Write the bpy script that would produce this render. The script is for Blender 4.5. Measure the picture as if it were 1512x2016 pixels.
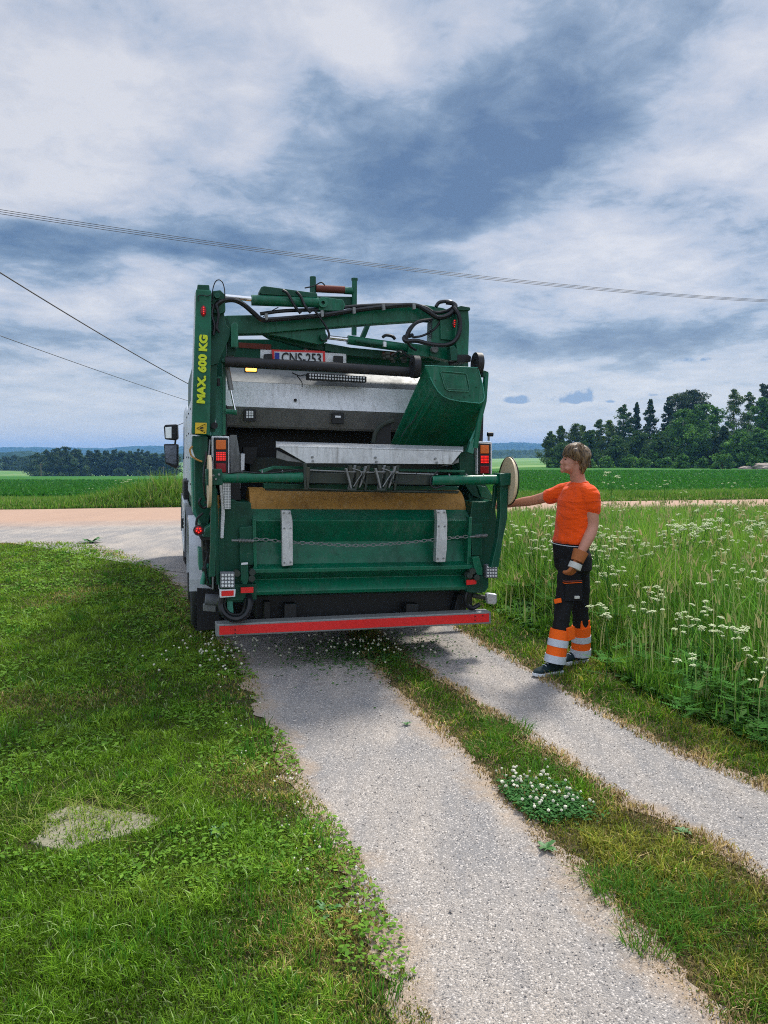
import bpy, bmesh, math, random
import numpy as np
from mathutils import Vector, Matrix
R = math.radians
for o in list(bpy.data.objects): bpy.data.objects.remove(o)
scene = bpy.context.scene
col = scene.collection
rng = np.random.default_rng(7)
random.seed(7)

# ------------------------------------------------------------------ camera
CAMZ = 1.70
PITCH = math.atan(111.0/1514.0)
cam_d = bpy.data.cameras.new('camera')
cam = bpy.data.objects.new('camera', cam_d); col.objects.link(cam)
cam.location = (0, 0, CAMZ)
cam.rotation_euler = (math.pi/2 - PITCH, 0, 0)
cam_d.sensor_fit = 'VERTICAL'; cam_d.sensor_height = 36.0
cam_d.lens = 36.0*1514.0/2016.0
cam_d.clip_start = 0.05; cam_d.clip_end = 9000
scene.camera = cam
scene.view_settings.view_transform = 'Standard'
scene.view_settings.look = 'None'
scene.view_settings.exposure = 0.17
scene.view_settings.gamma = 1.0
try: scene.view_settings.use_curve_mapping = False
except Exception: pass
scene.cycles.max_bounces = 5
scene.cycles.diffuse_bounces = 2
scene.cycles.glossy_bounces = 2
scene.cycles.transmission_bounces = 2
scene.cycles.volume_bounces = 0
scene.cycles.transparent_max_bounces = 6
scene.cycles.sample_clamp_indirect = 3.0; scene.cycles.sample_clamp_direct = 0
scene.cycles.caustics_reflective = False
scene.cycles.pixel_filter_type = 'BLACKMAN_HARRIS'; scene.cycles.filter_width = 1.05
scene.cycles.use_denoising = False
scene.cycles.denoising_input_passes = 'RGB_ALBEDO_NORMAL'
scene.cycles.denoising_prefilter = 'ACCURATE'
scene.cycles.caustics_refractive = False

SUN_EL, SUN_AZ = 52.0, 30.0      # azimuth clockwise from +Y (ahead and to the right)
sun_dir = Vector((math.sin(R(SUN_AZ))*math.cos(R(SUN_EL)), math.cos(R(SUN_AZ))*math.cos(R(SUN_EL)), math.sin(R(SUN_EL))))
sd = bpy.data.lights.new('sun', 'SUN'); sun = bpy.data.objects.new('sun', sd); col.objects.link(sun)
sd.energy = 4.4; sd.angle = R(9.5); sd.color = (1.0, 0.95, 0.87)
sun.rotation_euler = (-sun_dir).to_track_quat('-Z', 'Y').to_euler()

# ------------------------------------------------------------------ pixel -> world helpers (measuring tape)
cp, sp = math.cos(PITCH), math.sin(PITCH)
def ray(px, py):
    a = (px-756)/1514.0; b = -(py-1008)/1514.0
    return Vector((a, cp + b*sp, -sp + b*cp))
C0 = Vector((0, 0, CAMZ))
def G(px, py, z=0.0):
    d = ray(px, py); return C0 + d*((z-CAMZ)/d.z)
def Wp(px, py, Y):
    d = ray(px, py); return C0 + d*(Y/d.y)
def azel(px, py):
    d = ray(px, py).normalized()
    return math.atan2(d.x, d.y), math.asin(d.z)

# ------------------------------------------------------------------ world: cloudy sky
world = bpy.data.worlds.new('World'); scene.world = world; world.use_nodes = True
nt = world.node_tree; nt.nodes.clear()
def N(t, **kw):
    n = nt.nodes.new(t)
    for k, v in kw.items(): setattr(n, k, v)
    return n
def L(a, b): nt.links.new(a, b)
def M(op, a, b=None, c=None, clamp=False):
    n = nt.nodes.new('ShaderNodeMath'); n.operation = op; n.use_clamp = clamp
    for i, v in enumerate((a, b, c)):
        if v is None: continue
        if isinstance(v, (int, float)): n.inputs[i].default_value = v
        else: nt.links.new(v, n.inputs[i])
    return n.outputs[0]
tc = N('ShaderNodeTexCoord')
sep = N('ShaderNodeSeparateXYZ'); L(tc.outputs['Generated'], sep.inputs[0])
sx, sy, sz = sep.outputs
az = M('ARCTAN2', sx, sy)
el = M('ARCSINE', M('MINIMUM', M('MAXIMUM', sz, -0.999), 0.999))
# cloud-layer coordinates: direction hit on a flat layer, so cloud banks flatten toward the horizon
den = M('ADD', M('MAXIMUM', sz, 0.0), 0.16)
cx_ = M('DIVIDE', sx, den); cy_ = M('DIVIDE', sy, den)
cv = N('ShaderNodeCombineXYZ'); L(cx_, cv.inputs[0]); L(cy_, cv.inputs[1])
def noise(vec, scale, detail, rough=0.55, dist=0.0, off=(0,0,0), lac=2.0):
    mp = N('ShaderNodeMapping'); mp.inputs['Location'].default_value = off; L(vec, mp.inputs['Vector'])
    n = N('ShaderNodeTexNoise'); L(mp.outputs[0], n.inputs['Vector'])
    n.inputs['Scale'].default_value = scale; n.inputs['Detail'].default_value = detail
    n.inputs['Roughness'].default_value = rough; n.inputs['Distortion'].default_value = dist
    n.inputs['Lacunarity'].default_value = lac
    return n
nz1 = noise(cv.outputs[0], 1.1, 5, 0.5, 0.3)
nz2 = noise(cv.outputs[0], 1.1, 5, 0.5, 0.3, (7.3, 2.1, 0))
waz = M('ADD', az, M('MULTIPLY', M('SUBTRACT', nz1.outputs['Fac'], 0.5), 0.30))
wel = M('ADD', el, M('MULTIPLY', M('SUBTRACT', nz2.outputs['Fac'], 0.5), 0.20))
# (px, py, rx px, ry px, tilt deg, amount)   + = thick dark cloud, - = thin bright cloud
BLOBS = [
 (830, 300, 330, 130, -28, 1.15), (1130, 150, 200, 90, -40, .75), (640, 190, 130, 70, 0, .5), (860, 420, 190, 60, -25, .8),
 (1010,330, 300, 100, -10, .5), (1290, 440, 150, 38, 0, .75), (1440, 215, 120, 50, -10, .5), (1000, 60, 120, 40, 0, -.35),
 (800, 110, 150, 60, 10, -.95), (640, 50, 130, 60, 0, -.6), (1380, 130, 190, 60, -30, -.9), (1250, 330, 170, 60, -20, -.5),
 (1400, 340, 150, 60, -10, -.8), (200, 210, 230, 90, 5, -1.0), (520, 200, 90, 70, 0, -.6), (60, 340, 170, 60, 0, -.6),
 (420, 270, 70, 34, 0, .5), (420, 390, 200, 55, 0, -.1), (170, 490, 240, 42, 3, 1.0), (480, 530, 190, 30, 0, .7),
 (180, 60, 260, 42, 3, .42), (620, 290, 100, 60, 0, -.5), (1050, 480, 260, 30, 5, -.9), (1330, 540, 170, 26, 5, -.5),
 (1100, 690, 300, 52, 0, .95), (1400, 640, 200, 36, 0, .75), (760, 560, 220, 40, 0, -.35), (130, 610, 220, 45, 0, -.35),
 (280, 590, 110, 30, -15, -.5), (140, 710, 230, 42, 0, .5), (1440, 520, 130, 40, 0, .4), (1200, 770, 330, 30, 0, -.55),
 (180, 790, 250, 45, 0, -.25), (1300, 840, 400, 36, 0, -.1), (300, 30, 200, 40, 0, .35), (1250, 235, 120, 50, 0, .35), (560, 420, 120, 80, 0, .25), (330, 130, 100, 25, 0, -.4),
]
total = None
for (px, py, rx, ry, tilt, amt) in BLOBS:
    a0, e0 = azel(px, py)
    rx, ry = rx/1514.0, ry/1514.0
    ct, st = math.cos(R(tilt)), math.sin(R(tilt))
    da = M('SUBTRACT', waz, a0); de = M('SUBTRACT', wel, e0)
    # tilt is given in image sense (y down)
    u = M('DIVIDE', M('ADD', M('MULTIPLY', da, ct), M('MULTIPLY', de, -st)), rx)
    v = M('DIVIDE', M('ADD', M('MULTIPLY', da, st), M('MULTIPLY', de, ct)), ry)
    q = M('ADD', M('MULTIPLY', u, u), M('MULTIPLY', v, v))
    g = M('MULTIPLY', M('EXPONENT', M('MULTIPLY', q, -0.75)), amt)
    total = g if total is None else M('ADD', total, g)
fbm = noise(cv.outputs[0], 2.2, 10, 0.56, 0.35, (3.1, 0.4, 0))
fbm2 = noise(cv.outputs[0], 7.0, 8, 0.6, 0.5, (1.1, 5.4, 0))
dens = M('ADD', M('MULTIPLY', total, 0.38), M('MULTIPLY', M('SUBTRACT', fbm.outputs['Fac'], 0.5), 1.25))
dens = M('ADD', dens, M('MULTIPLY', M('SUBTRACT', fbm2.outputs['Fac'], 0.5), 0.78))
fbm3 = noise(cv.outputs[0], 21.0, 7, 0.62, 0.4, (4.4, 9.4, 0))
dens = M('ADD', dens, M('MULTIPLY', M('SUBTRACT', fbm3.outputs['Fac'], 0.5), 0.24))
dens = M('ADD', dens, 0.36, clamp=True)
ramp = N('ShaderNodeValToRGB'); L(dens, ramp.inputs[0])
cr = ramp.color_ramp
cr.elements[0].position = 0.0; cr.elements[0].color = (.68, .685, .725, 1)
cr.elements[1].position = 1.0; cr.elements[1].color = (.08, .15, .28, 1)
for p, c in ((.24, (.54,.57,.65,1)), (.42, (.43,.49,.60,1)), (.58, (.26,.345,.47,1)), (.78, (.15,.23,.355,1))):
    e = cr.elements.new(p); e.color = c
# low haze toward the horizon
hz = M('POWER', M('SUBTRACT', 1.0, M('MULTIPLY', M('MAXIMUM', el, 0.0), 5.5, clamp=True), clamp=True), 1.6)
mixh = N('ShaderNodeMix', data_type='RGBA'); L(M('MULTIPLY', hz, 0.95), mixh.inputs[0])
L(ramp.outputs[0], mixh.inputs[6]); mixh.inputs[7].default_value = (.64, .665, .69, 1)
# a few small low cumulus clouds, flat-based and darker than the haze behind them
small = None
for (px, py, rx, ry, amt) in ((1020, 789, 30, 12, 1.15), (1133, 787, 37, 17, 1.3), (1365, 709, 48, 7, .75), (1288, 778, 16, 5, .7), (1205, 791, 16, 4, .6)):
    a0, e0 = azel(px, py)
    waz2 = az
    u = M('DIVIDE', M('SUBTRACT', waz2, a0), rx/1514.0)
    dv = M('SUBTRACT', el, e0)
    v = M('DIVIDE', dv, ry/1514.0)
    low = M('MULTIPLY', M('LESS_THAN', v, 0.0), 1.1)
    v = M('MULTIPLY', v, M('ADD', low, 1.0))
    q = M('ADD', M('MULTIPLY', u, u), M('MULTIPLY', v, v))
    g = M('MULTIPLY', M('EXPONENT', M('MULTIPLY', q, -0.9)), amt)
    small = g if small is None else M('ADD', small, g)
cvs = N('ShaderNodeCombineXYZ'); L(az, cvs.inputs[0]); L(el, cvs.inputs[1])
nzs = noise(cvs.outputs[0], 55.0, 6, 0.6)
sm = M('MULTIPLY', M('SUBTRACT', M('ADD', small, M('MULTIPLY', M('SUBTRACT', nzs.outputs['Fac'], 0.5), 2.0)), 0.46), 3.0, clamp=True)
mixs = N('ShaderNodeMix', data_type='RGBA'); L(M('MULTIPLY', sm, 0.85), mixs.inputs[0])
L(mixh.outputs[2], mixs.inputs[6]); mixs.inputs[7].default_value = (.17, .29, .50, 1)
# sky brightened overhead and behind the camera, added to light truck rear and ground
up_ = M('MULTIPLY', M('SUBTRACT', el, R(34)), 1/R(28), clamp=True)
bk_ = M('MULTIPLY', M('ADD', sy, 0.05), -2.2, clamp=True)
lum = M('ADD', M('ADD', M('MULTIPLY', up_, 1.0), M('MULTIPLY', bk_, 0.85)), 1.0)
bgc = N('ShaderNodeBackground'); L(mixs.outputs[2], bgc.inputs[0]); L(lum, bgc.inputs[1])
sky = N('ShaderNodeTexSky'); sky.sky_type = 'NISHITA'; sky.sun_disc = False
sky.sun_elevation = R(SUN_EL); sky.sun_rotation = R(SUN_AZ)
bgs = N('ShaderNodeBackground'); L(sky.outputs[0], bgs.inputs[0]); bgs.inputs[1].default_value = 0.10
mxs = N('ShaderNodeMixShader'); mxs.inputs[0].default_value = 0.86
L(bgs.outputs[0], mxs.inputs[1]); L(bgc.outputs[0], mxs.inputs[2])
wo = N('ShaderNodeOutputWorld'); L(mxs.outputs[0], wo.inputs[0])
world.cycles.sampling_method = 'MANUAL'; world.cycles.sample_map_resolution = 512

# ------------------------------------------------------------------ tagging
def tag(o, label=None, cat=None, group=None, kind=None):
    if label: o['label'] = label
    if cat: o['category'] = cat
    if group: o['group'] = group
    if kind: o['kind'] = kind
    return o
def empty(name, loc=(0, 0, 0), rz=0):
    o = bpy.data.objects.new(name, None); col.objects.link(o)
    o.location = loc; o.rotation_euler = (0, 0, rz); o.empty_display_size = .2
    return o

# ------------------------------------------------------------------ materials
def new_mat(name):
    m = bpy.data.materials.new(name); m.use_nodes = True
    t = m.node_tree; t.nodes.clear()
    out = t.nodes.new('ShaderNodeOutputMaterial')
    return m, t, out
def nd(t, ty, ins=None, **kw):
    n = t.nodes.new(ty)
    for k, v in kw.items(): setattr(n, k, v)
    if ins:
        for k, v in ins.items():
            if isinstance(v, bpy.types.NodeSocket): t.links.new(v, n.inputs[k])
            else: n.inputs[k].default_value = v
    return n
def mixc(t, fac, a, b):
    n = t.nodes.new('ShaderNodeMix'); n.data_type = 'RGBA'
    for i, v in ((0, fac), (6, a), (7, b)):
        if isinstance(v, bpy.types.NodeSocket): t.links.new(v, n.inputs[i])
        else: n.inputs[i].default_value = v
    return n.outputs[2]
def rampf(t, fac, p0, p1):
    n = nd(t, 'ShaderNodeMapRange', {'Value': fac, 'From Min': p0, 'From Max': p1}); n.clamp = True
    return n.outputs[0]
def c4(c): return (c[0], c[1], c[2], 1)
def painted(name, base, dirt=(.06,.055,.045), damt=.5, rough=.45, metal=0.0, scale=3.0, streak=True, bump=.15, coat=0.0, chips=None, spec=.35, dust=None, edge=None):
    m, t, out = new_mat(name)
    tcn = nd(t, 'ShaderNodeTexCoord')
    n1 = nd(t, 'ShaderNodeTexNoise', {'Vector': tcn.outputs['Object'], 'Scale': scale, 'Detail': 8, 'Roughness': .65})
    mp = nd(t, 'ShaderNodeMapping', {'Vector': tcn.outputs['Object'], 'Scale': (9, 9, .9)})
    n2 = nd(t, 'ShaderNodeTexNoise', {'Vector': mp.outputs[0], 'Scale': 3.0, 'Detail': 6, 'Roughness': .7})
    f1 = rampf(t, n1.outputs['Fac'], .48, .78)
    f2 = rampf(t, n2.outputs['Fac'], .52, .80)
    mx = nd(t, 'ShaderNodeMath', {0: f1, 1: f2}, operation='MAXIMUM' if streak else 'MULTIPLY')
    fac = nd(t, 'ShaderNodeMath', {0: mx.outputs[0], 1: damt}, operation='MULTIPLY')
    n3 = nd(t, 'ShaderNodeTexNoise', {'Vector': tcn.outputs['Object'], 'Scale': 60, 'Detail': 4})
    base2 = mixc(t, rampf(t, n3.outputs['Fac'], .35, .75), c4([b*.90 for b in base]), c4([min(1, b*1.08) for b in base]))
    c = mixc(t, fac.outputs[0], base2, c4(dirt))
    if chips:
        v = nd(t, 'ShaderNodeTexNoise', {'Vector': tcn.outputs['Object'], 'Scale': 17, 'Detail': 6, 'Roughness': .8})
        c = mixc(t, rampf(t, v.outputs['Fac'], .635, .68), c, c4(chips))
    if dust:
        m3 = nd(t, 'ShaderNodeMapping', {'Vector': tcn.outputs['Object'], 'Scale': (14, 14, 2.2)})
        v3 = nd(t, 'ShaderNodeTexNoise', {'Vector': m3.outputs[0], 'Scale': 1.7, 'Detail': 8, 'Roughness': .75})
        v4 = nd(t, 'ShaderNodeTexNoise', {'Vector': tcn.outputs['Object'], 'Scale': 2.3, 'Detail': 6, 'Roughness': .7})
        dm_ = nd(t, 'ShaderNodeMath', {0: rampf(t, v3.outputs['Fac'], .50, .72), 1: rampf(t, v4.outputs['Fac'], .40, .62)}, operation='MULTIPLY')
        c = mixc(t, nd(t, 'ShaderNodeMath', {0: dm_.outputs[0], 1: .85}, operation='MULTIPLY').outputs[0], c, c4(dust))
        v5 = nd(t, 'ShaderNodeTexNoise', {'Vector': nd(t, 'ShaderNodeMapping', {'Vector': tcn.outputs['Object'], 'Scale': (3, 3, 60), 'Rotation': (0, .35, 0)}).outputs[0], 'Scale': 1.5, 'Detail': 5, 'Roughness': .8})
        c = mixc(t, nd(t, 'ShaderNodeMath', {0: rampf(t, v5.outputs['Fac'], .70, .74), 1: .6}, operation='MULTIPLY').outputs[0], c, c4([min(1, q*2.4) for q in dust]))
    r = nd(t, 'ShaderNodeMath', {0: fac.outputs[0], 1: .35, 2: rough}, operation='MULTIPLY_ADD')
    bm = nd(t, 'ShaderNodeBump', {'Height': n1.outputs['Fac'], 'Strength': bump, 'Distance': .01})
    if edge:   # worn edges coloured paler, which also paints in the edge highlights
        geo = nd(t, 'ShaderNodeNewGeometry'); bv = nd(t, 'ShaderNodeBevel', {'Radius': .014}); bv.samples = 4
        dt = nd(t, 'ShaderNodeVectorMath', {0: geo.outputs['Normal'], 1: bv.outputs[0]}, operation='DOT_PRODUCT')
        ef = rampf(t, dt.outputs['Value'], .97, .80)
        en = nd(t, 'ShaderNodeTexNoise', {'Vector': tcn.outputs['Object'], 'Scale': 24, 'Detail': 5, 'Roughness': .8})
        em = nd(t, 'ShaderNodeMath', {0: ef, 1: rampf(t, en.outputs['Fac'], .38, .56)}, operation='MULTIPLY')
        c = mixc(t, nd(t, 'ShaderNodeMath', {0: em.outputs[0], 1: .75}, operation='MULTIPLY').outputs[0], c, c4(edge))
    b = nd(t, 'ShaderNodeBsdfPrincipled', {'Base Color': c, 'Roughness': r.outputs[0], 'Metallic': metal, 'Normal': bm.outputs[0], 'Coat Weight': coat, 'Specular IOR Level': spec})
    t.links.new(b.outputs[0], out.inputs[0])
    return m
def emis(name, base, e, s, rough=.2):
    m, t, out = new_mat(name)
    b = nd(t, 'ShaderNodeBsdfPrincipled', {'Base Color': c4(base), 'Roughness': rough, 'Emission Color': c4(e), 'Emission Strength': s})
    t.links.new(b.outputs[0], out.inputs[0]); return m
MAT = {}
MAT['green'] = painted('green_paint', (.001, .125, .062), damt=.85, rough=.30, chips=(.10,.19,.14), dirt=(.012,.026,.018), spec=.30, dust=(.09,.17,.13), edge=(.13,.34,.24))
MAT['dgreen'] = painted('dark_green_paint', (.001, .070, .038), damt=.8, rough=.42, dirt=(.015,.024,.016), chips=(.07,.12,.09), spec=.28, dust=(.055,.11,.08), edge=(.08,.22,.15))
MAT['pgreen'] = painted('pale_green_paint', (.05, .27, .19), damt=.5, rough=.4)
MAT['dirty'] = painted('grimy_steel', (.028, .040, .032), damt=.7, rough=.6, dirt=(.09,.07,.045))
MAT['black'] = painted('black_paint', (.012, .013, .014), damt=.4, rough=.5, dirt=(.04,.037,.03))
MAT['rubber'] = painted('rubber', (.015, .015, .017), damt=.5, rough=.55, dirt=(.06,.055,.05))
MAT['hose'] = painted('rubber_hose', (.010, .011, .013), damt=.2, rough=.32, dirt=(.05,.05,.05))
MAT['alu'] = painted('worn_aluminium', (.62, .64, .66), damt=.75, rough=.38, metal=.5, dirt=(.17,.165,.15), chips=(.10,.09,.08), dust=(.22,.20,.17))
MAT['steel'] = painted('white_steel', (.78, .80, .83), damt=.55, rough=.5, metal=.15, dirt=(.20,.20,.19), chips=(.06,.055,.05))
MAT['gsteel'] = painted('grey_steel', (.24, .25, .25), damt=.7, rough=.5, metal=.3, dirt=(.07,.065,.055), chips=(.05,.045,.04))
MAT['chrome'] = painted('chrome_rod', (.75, .76, .78), damt=.1, rough=.14, metal=1.0)
MAT['white'] = painted('white_paint', (.66, .69, .73), damt=.28, rough=.35, dirt=(.25,.24,.22))
MAT['grey'] = painted('grey_plastic', (.17, .18, .20), damt=.5, rough=.6, dirt=(.12,.11,.10))
MAT['yellow'] = painted('worn_ochre_paint', (.42, .215, .045), damt=.85, rough=.6, dirt=(.13,.065,.025), scale=5, chips=(.09,.055,.03), dust=(.50,.36,.17))
MAT['cream'] = painted('cream_disc', (.70, .55, .36), damt=.55, rough=.6, dirt=(.30,.19,.09), chips=(.05,.03,.02))
MAT['rust'] = painted('rusty_red', (.16, .035, .022), damt=.6, rough=.7, dirt=(.07,.03,.02))
MAT['red'] = painted('red_reflector', (.72, .022, .022), damt=.3, rough=.3, dirt=(.12,.03,.03))
MAT['dred'] = painted('dark_red_lens', (.28, .006, .012), damt=.2, rough=.2)
MAT['redlit'] = emis('red_lamp_lens', (.7, .01, .01), (1, .03, .02), .9)
MAT['orange_lens'] = painted('orange_lens', (.75, .16, .02), damt=.25, rough=.25)
MAT['orange_lit'] = emis('amber_beacon', (.9, .4, .05), (1, .36, .05), 6.0)
MAT['ledglass'] = painted('led_lens', (.8, .82, .84), damt=.25, rough=.15, dirt=(.35,.33,.3))
MAT['mirror'] = painted('mirror_glass', (.10, .12, .16), damt=.05, rough=.08, metal=.9)
MAT['lens_clear'] = painted('clear_glass', (.5, .55, .58), damt=.1, rough=.08, metal=.8)
MAT['yellowink'] = painted('yellow_lettering', (.62, .72, .02), damt=.15, rough=.5)
MAT['blackink'] = painted('black_lettering', (.006, .006, .007), damt=.05, rough=.5)
MAT['blueink'] = painted('blue_band', (.01, .03, .30), damt=.05, rough=.4)
MAT['wire'] = painted('aluminium_wire', (.07, .075, .08), damt=.1, rough=.6)
MAT['rock'] = painted('granite', (.34, .28, .24), damt=.6, rough=.9, dirt=(.10,.10,.06), scale=1.2, bump=.6)
MAT['concrete'] = painted('concrete', (.26, .24, .17), damt=.5, rough=.95, dirt=(.16,.16,.08), scale=9, bump=.5)
MAT['wood'] = painted('bare_wood', (.20, .16, .11), damt=.4, rough=.8)

def leaf_mat(name, trans=.35, rough=.6, spec=.25, sat=1.0):
    """albedo from the per-leaf colour attribute"""
    m, t, out = new_mat(name)
    a = nd(t, 'ShaderNodeAttribute', attribute_name='tint')
    b = nd(t, 'ShaderNodeBsdfPrincipled', {'Base Color': a.outputs['Color'], 'Roughness': rough, 'Specular IOR Level': spec})
    tr = nd(t, 'ShaderNodeBsdfTranslucent', {'Color': a.outputs['Color']})
    mx = nd(t, 'ShaderNodeMixShader', {0: trans, 1: b.outputs[0], 2: tr.outputs[0]})
    t.links.new(mx.outputs[0], out.inputs[0]); return m
MAT['blade'] = leaf_mat('grass_blade', .42, .6, .15)
MAT['leaf'] = leaf_mat('tree_leaf', .25, .7, .15)
MAT['tinted'] = leaf_mat('tinted_matte', .0, .8, .2)

# ------------------------------------------------------------------ mesh builder
class MB:
    def __init__(s): s.v = []; s.f = []
    def add(s, vs, fs):
        o = len(s.v); s.v += [tuple(v) for v in vs]; s.f += [tuple(i+o for i in f) for f in fs]; return s
    def prism(s, A, B):
        n = len(A)
        fs = [tuple(range(n)), tuple(range(2*n-1, n-1, -1))] + [(i, i+n, (i+1) % n + n, (i+1) % n) for i in range(n)]
        return s.add(list(A)+list(B), fs)
    def box(s, lo, hi):
        x0, y0, z0 = lo; x1, y1, z1 = hi
        A = [(x0,y0,z0),(x1,y0,z0),(x1,y0,z1),(x0,y0,z1)]; B = [(a,y1,c) for a, b, c in A]
        return s.prism(A, B)
    def tube(s, path, r, seg=10, close=False):
        P = [Vector(p) for p in path]; n = len(P)
        rs = r if isinstance(r, (list, tuple)) else [r]*n
        up = None; rings = []
        for i, p in enumerate(P):
            if close: d = P[(i+1) % n]-P[i-1]
            else: d = (P[min(i+1, n-1)]-P[max(i-1, 0)])
            d.normalize()
            if up is None:
                up = d.cross(Vector((0.0, 0.3, 1.0)));
                if up.length < 1e-3: up = d.cross(Vector((1, 0, 0)))
            up = up - d*up.dot(d)
            if up.length < 1e-6: up = d.orthogonal()
            up.normalize(); w = d.cross(up)
            rings.append([p + (up*math.cos(2*math.pi*k/seg) + w*math.sin(2*math.pi*k/seg))*rs[i] for k in range(seg)])
        vs = [v for q in rings for v in q]; fs = []
        for i in range(n if close else n-1):
            a = i*seg; b = ((i+1) % n)*seg
            for k in range(seg): fs.append((a+k, a+(k+1) % seg, b+(k+1) % seg, b+k))
        if not close:
            fs.append(tuple(range(seg-1, -1, -1))); fs.append(tuple(range((n-1)*seg, n*seg)))
        return s.add(vs, fs)
    def disc(s, c, axis, r, thick, seg=24, rin=0.0):
        c = Vector(c); a = Vector(axis).normalized(); 
        u = a.orthogonal().normalized(); w = a.cross(u)
        prof = [(r, -thick/2), (r, thick/2)] if rin == 0 else None
        if rin == 0: return s.tube([c-a*thick/2, c+a*thick/2], r, seg)
        vs = []; fs = []
        for k in range(seg):
            d = u*math.cos(2*math.pi*k/seg)+w*math.sin(2*math.pi*k/seg)
            vs += [c+d*r-a*thick/2, c+d*r+a*thick/2, c+d*rin+a*thick/2, c+d*rin-a*thick/2]
        for k in range(seg):
            o = 4*k; q = 4*((k+1) % seg)
            for j in range(4): fs.append((o+j, q+j, q+(j+1) % 4, o+(j+1) % 4))
        return s.add(vs, fs)
    def sphere(s, c, rx, ry=None, rz=None, seg=12, rng_=8, rot=None):
        ry = ry or rx; rz = rz or rx; c = Vector(c)
        vs = []; fs = []
        for i in range(rng_+1):
            th = math.pi*i/rng_
            for k in range(seg):
                ph = 2*math.pi*k/seg
                q = Vector((rx*math.sin(th)*math.cos(ph), ry*math.sin(th)*math.sin(ph), rz*math.cos(th)))
                if rot: q = rot @ q
                vs.append(c+q)
        for i in range(rng_):
            for k in range(seg):
                fs.append((i*seg+k, (i+1)*seg+k, (i+1)*seg+(k+1) % seg, i*seg+(k+1) % seg))
        return s.add(vs, fs)
    def build(s, name, mat, parent=None, smooth=False, bevel=0.0, merge=False):
        me = bpy.data.meshes.new(name); me.from_pydata(s.v, [], s.f)
        bm = bmesh.new(); bm.from_mesh(me)
        if merge: bmesh.ops.remove_doubles(bm, verts=bm.verts, dist=1e-5)
        bmesh.ops.recalc_face_normals(bm, faces=bm.faces)
        bm.to_mesh(me); bm.free()
        me.materials.append(MAT[mat] if isinstance(mat, str) else mat)
        o = bpy.data.objects.new(name, me); col.objects.link(o)
        if parent: o.parent = parent
        if bevel > 0:
            b = o.modifiers.new('bevel', 'BEVEL'); b.width = bevel; b.segments = 2; b.limit_method = 'ANGLE'; b.angle_limit = R(35)
            b.harden_normals = False
        if smooth:
            for p in me.polygons: p.use_smooth = True
            try:
                me.set_sharp_from_angle(angle=R(40))
            except Exception: pass
        return o
def mesh_np(name, V, F4=None, F3=None, tint=None, mat='blade', parent=None):
    """fast mesh from numpy; tint per vertex"""
    me = bpy.data.meshes.new(name)
    nf4 = 0 if F4 is None else len(F4); nf3 = 0 if F3 is None else len(F3)
    me.vertices.add(len(V)); me.vertices.foreach_set('co', np.ascontiguousarray(V, dtype=np.float32).ravel())
    loops = []
    if nf4: loops.append(F4.ravel())
    if nf3: loops.append(F3.ravel())
    lv = np.concatenate(loops).astype(np.int32)
    me.loops.add(len(lv)); me.loops.foreach_set('vertex_index', lv)
    st = np.concatenate([np.arange(nf4)*4, nf4*4+np.arange(nf3)*3]).astype(np.int32)
    me.polygons.add(nf4+nf3); me.polygons.foreach_set('loop_start', st)
    me.polygons.foreach_set('use_smooth', np.zeros(nf4+nf3, dtype=bool))
    me.update(calc_edges=True)
    if tint is not None:
        a = me.attributes.new('tint', 'FLOAT_COLOR', 'POINT')
        t = np.ones((len(V), 4), dtype=np.float32); t[:, :3] = tint
        a.data.foreach_set('color', t.ravel())
    me.materials.append(MAT[mat] if isinstance(mat, str) else mat)
    o = bpy.data.objects.new(name, me); col.objects.link(o)
    if parent: o.parent = parent
    return o
# value noise for numpy
_perm = np.random.default_rng(99).random((256, 256))
def vnoise(x, y, s):
    x = np.asarray(x)*s + 1000.0; y = np.asarray(y)*s + 1000.0
    xi = np.floor(x).astype(int); yi = np.floor(y).astype(int); fx = x-xi; fy = y-yi
    fx = fx*fx*(3-2*fx); fy = fy*fy*(3-2*fy)
    g = lambda a, b: _perm[a % 256, b % 256]
    return (g(xi, yi)*(1-fx)+g(xi+1, yi)*fx)*(1-fy) + (g(xi, yi+1)*(1-fx)+g(xi+1, yi+1)*fx)*fy
def fnoise(x, y, s, o=3):
    r = 0; a = .5; tot = 0
    for i in range(o): r = r + a*vnoise(np.asarray(x)+i*17.3, np.asarray(y)-i*9.1, s*2**i); tot += a; a *= .5
    return r/tot
def sstep(a, b, x):
    t = np.clip((x-a)/(b-a), 0, 1); return t*t*(3-2*t)
def inpoly(x, y, P):
    x = np.asarray(x); y = np.asarray(y); r = np.zeros(x.shape, bool); n = len(P)
    for i in range(n):
        x0, y0 = P[i]; x1, y1 = P[(i+1) % n]
        if y0 == y1: continue
        c = ((y0 > y) != (y1 > y)) & (x < (x1-x0)*(y-y0)/(y1-y0)+x0); r ^= c
    return r
def pdist(x, y, P):
    """distance to polyline P"""
    d = np.full(np.shape(x), 1e9)
    for (x0, y0), (x1, y1) in zip(P[:-1], P[1:]):
        dx, dy = x1-x0, y1-y0; l = dx*dx+dy*dy
        t = np.clip(((x-x0)*dx+(y-y0)*dy)/l, 0, 1)
        d = np.minimum(d, np.hypot(x-x0-t*dx, y-y0-t*dy))
    return d
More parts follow.
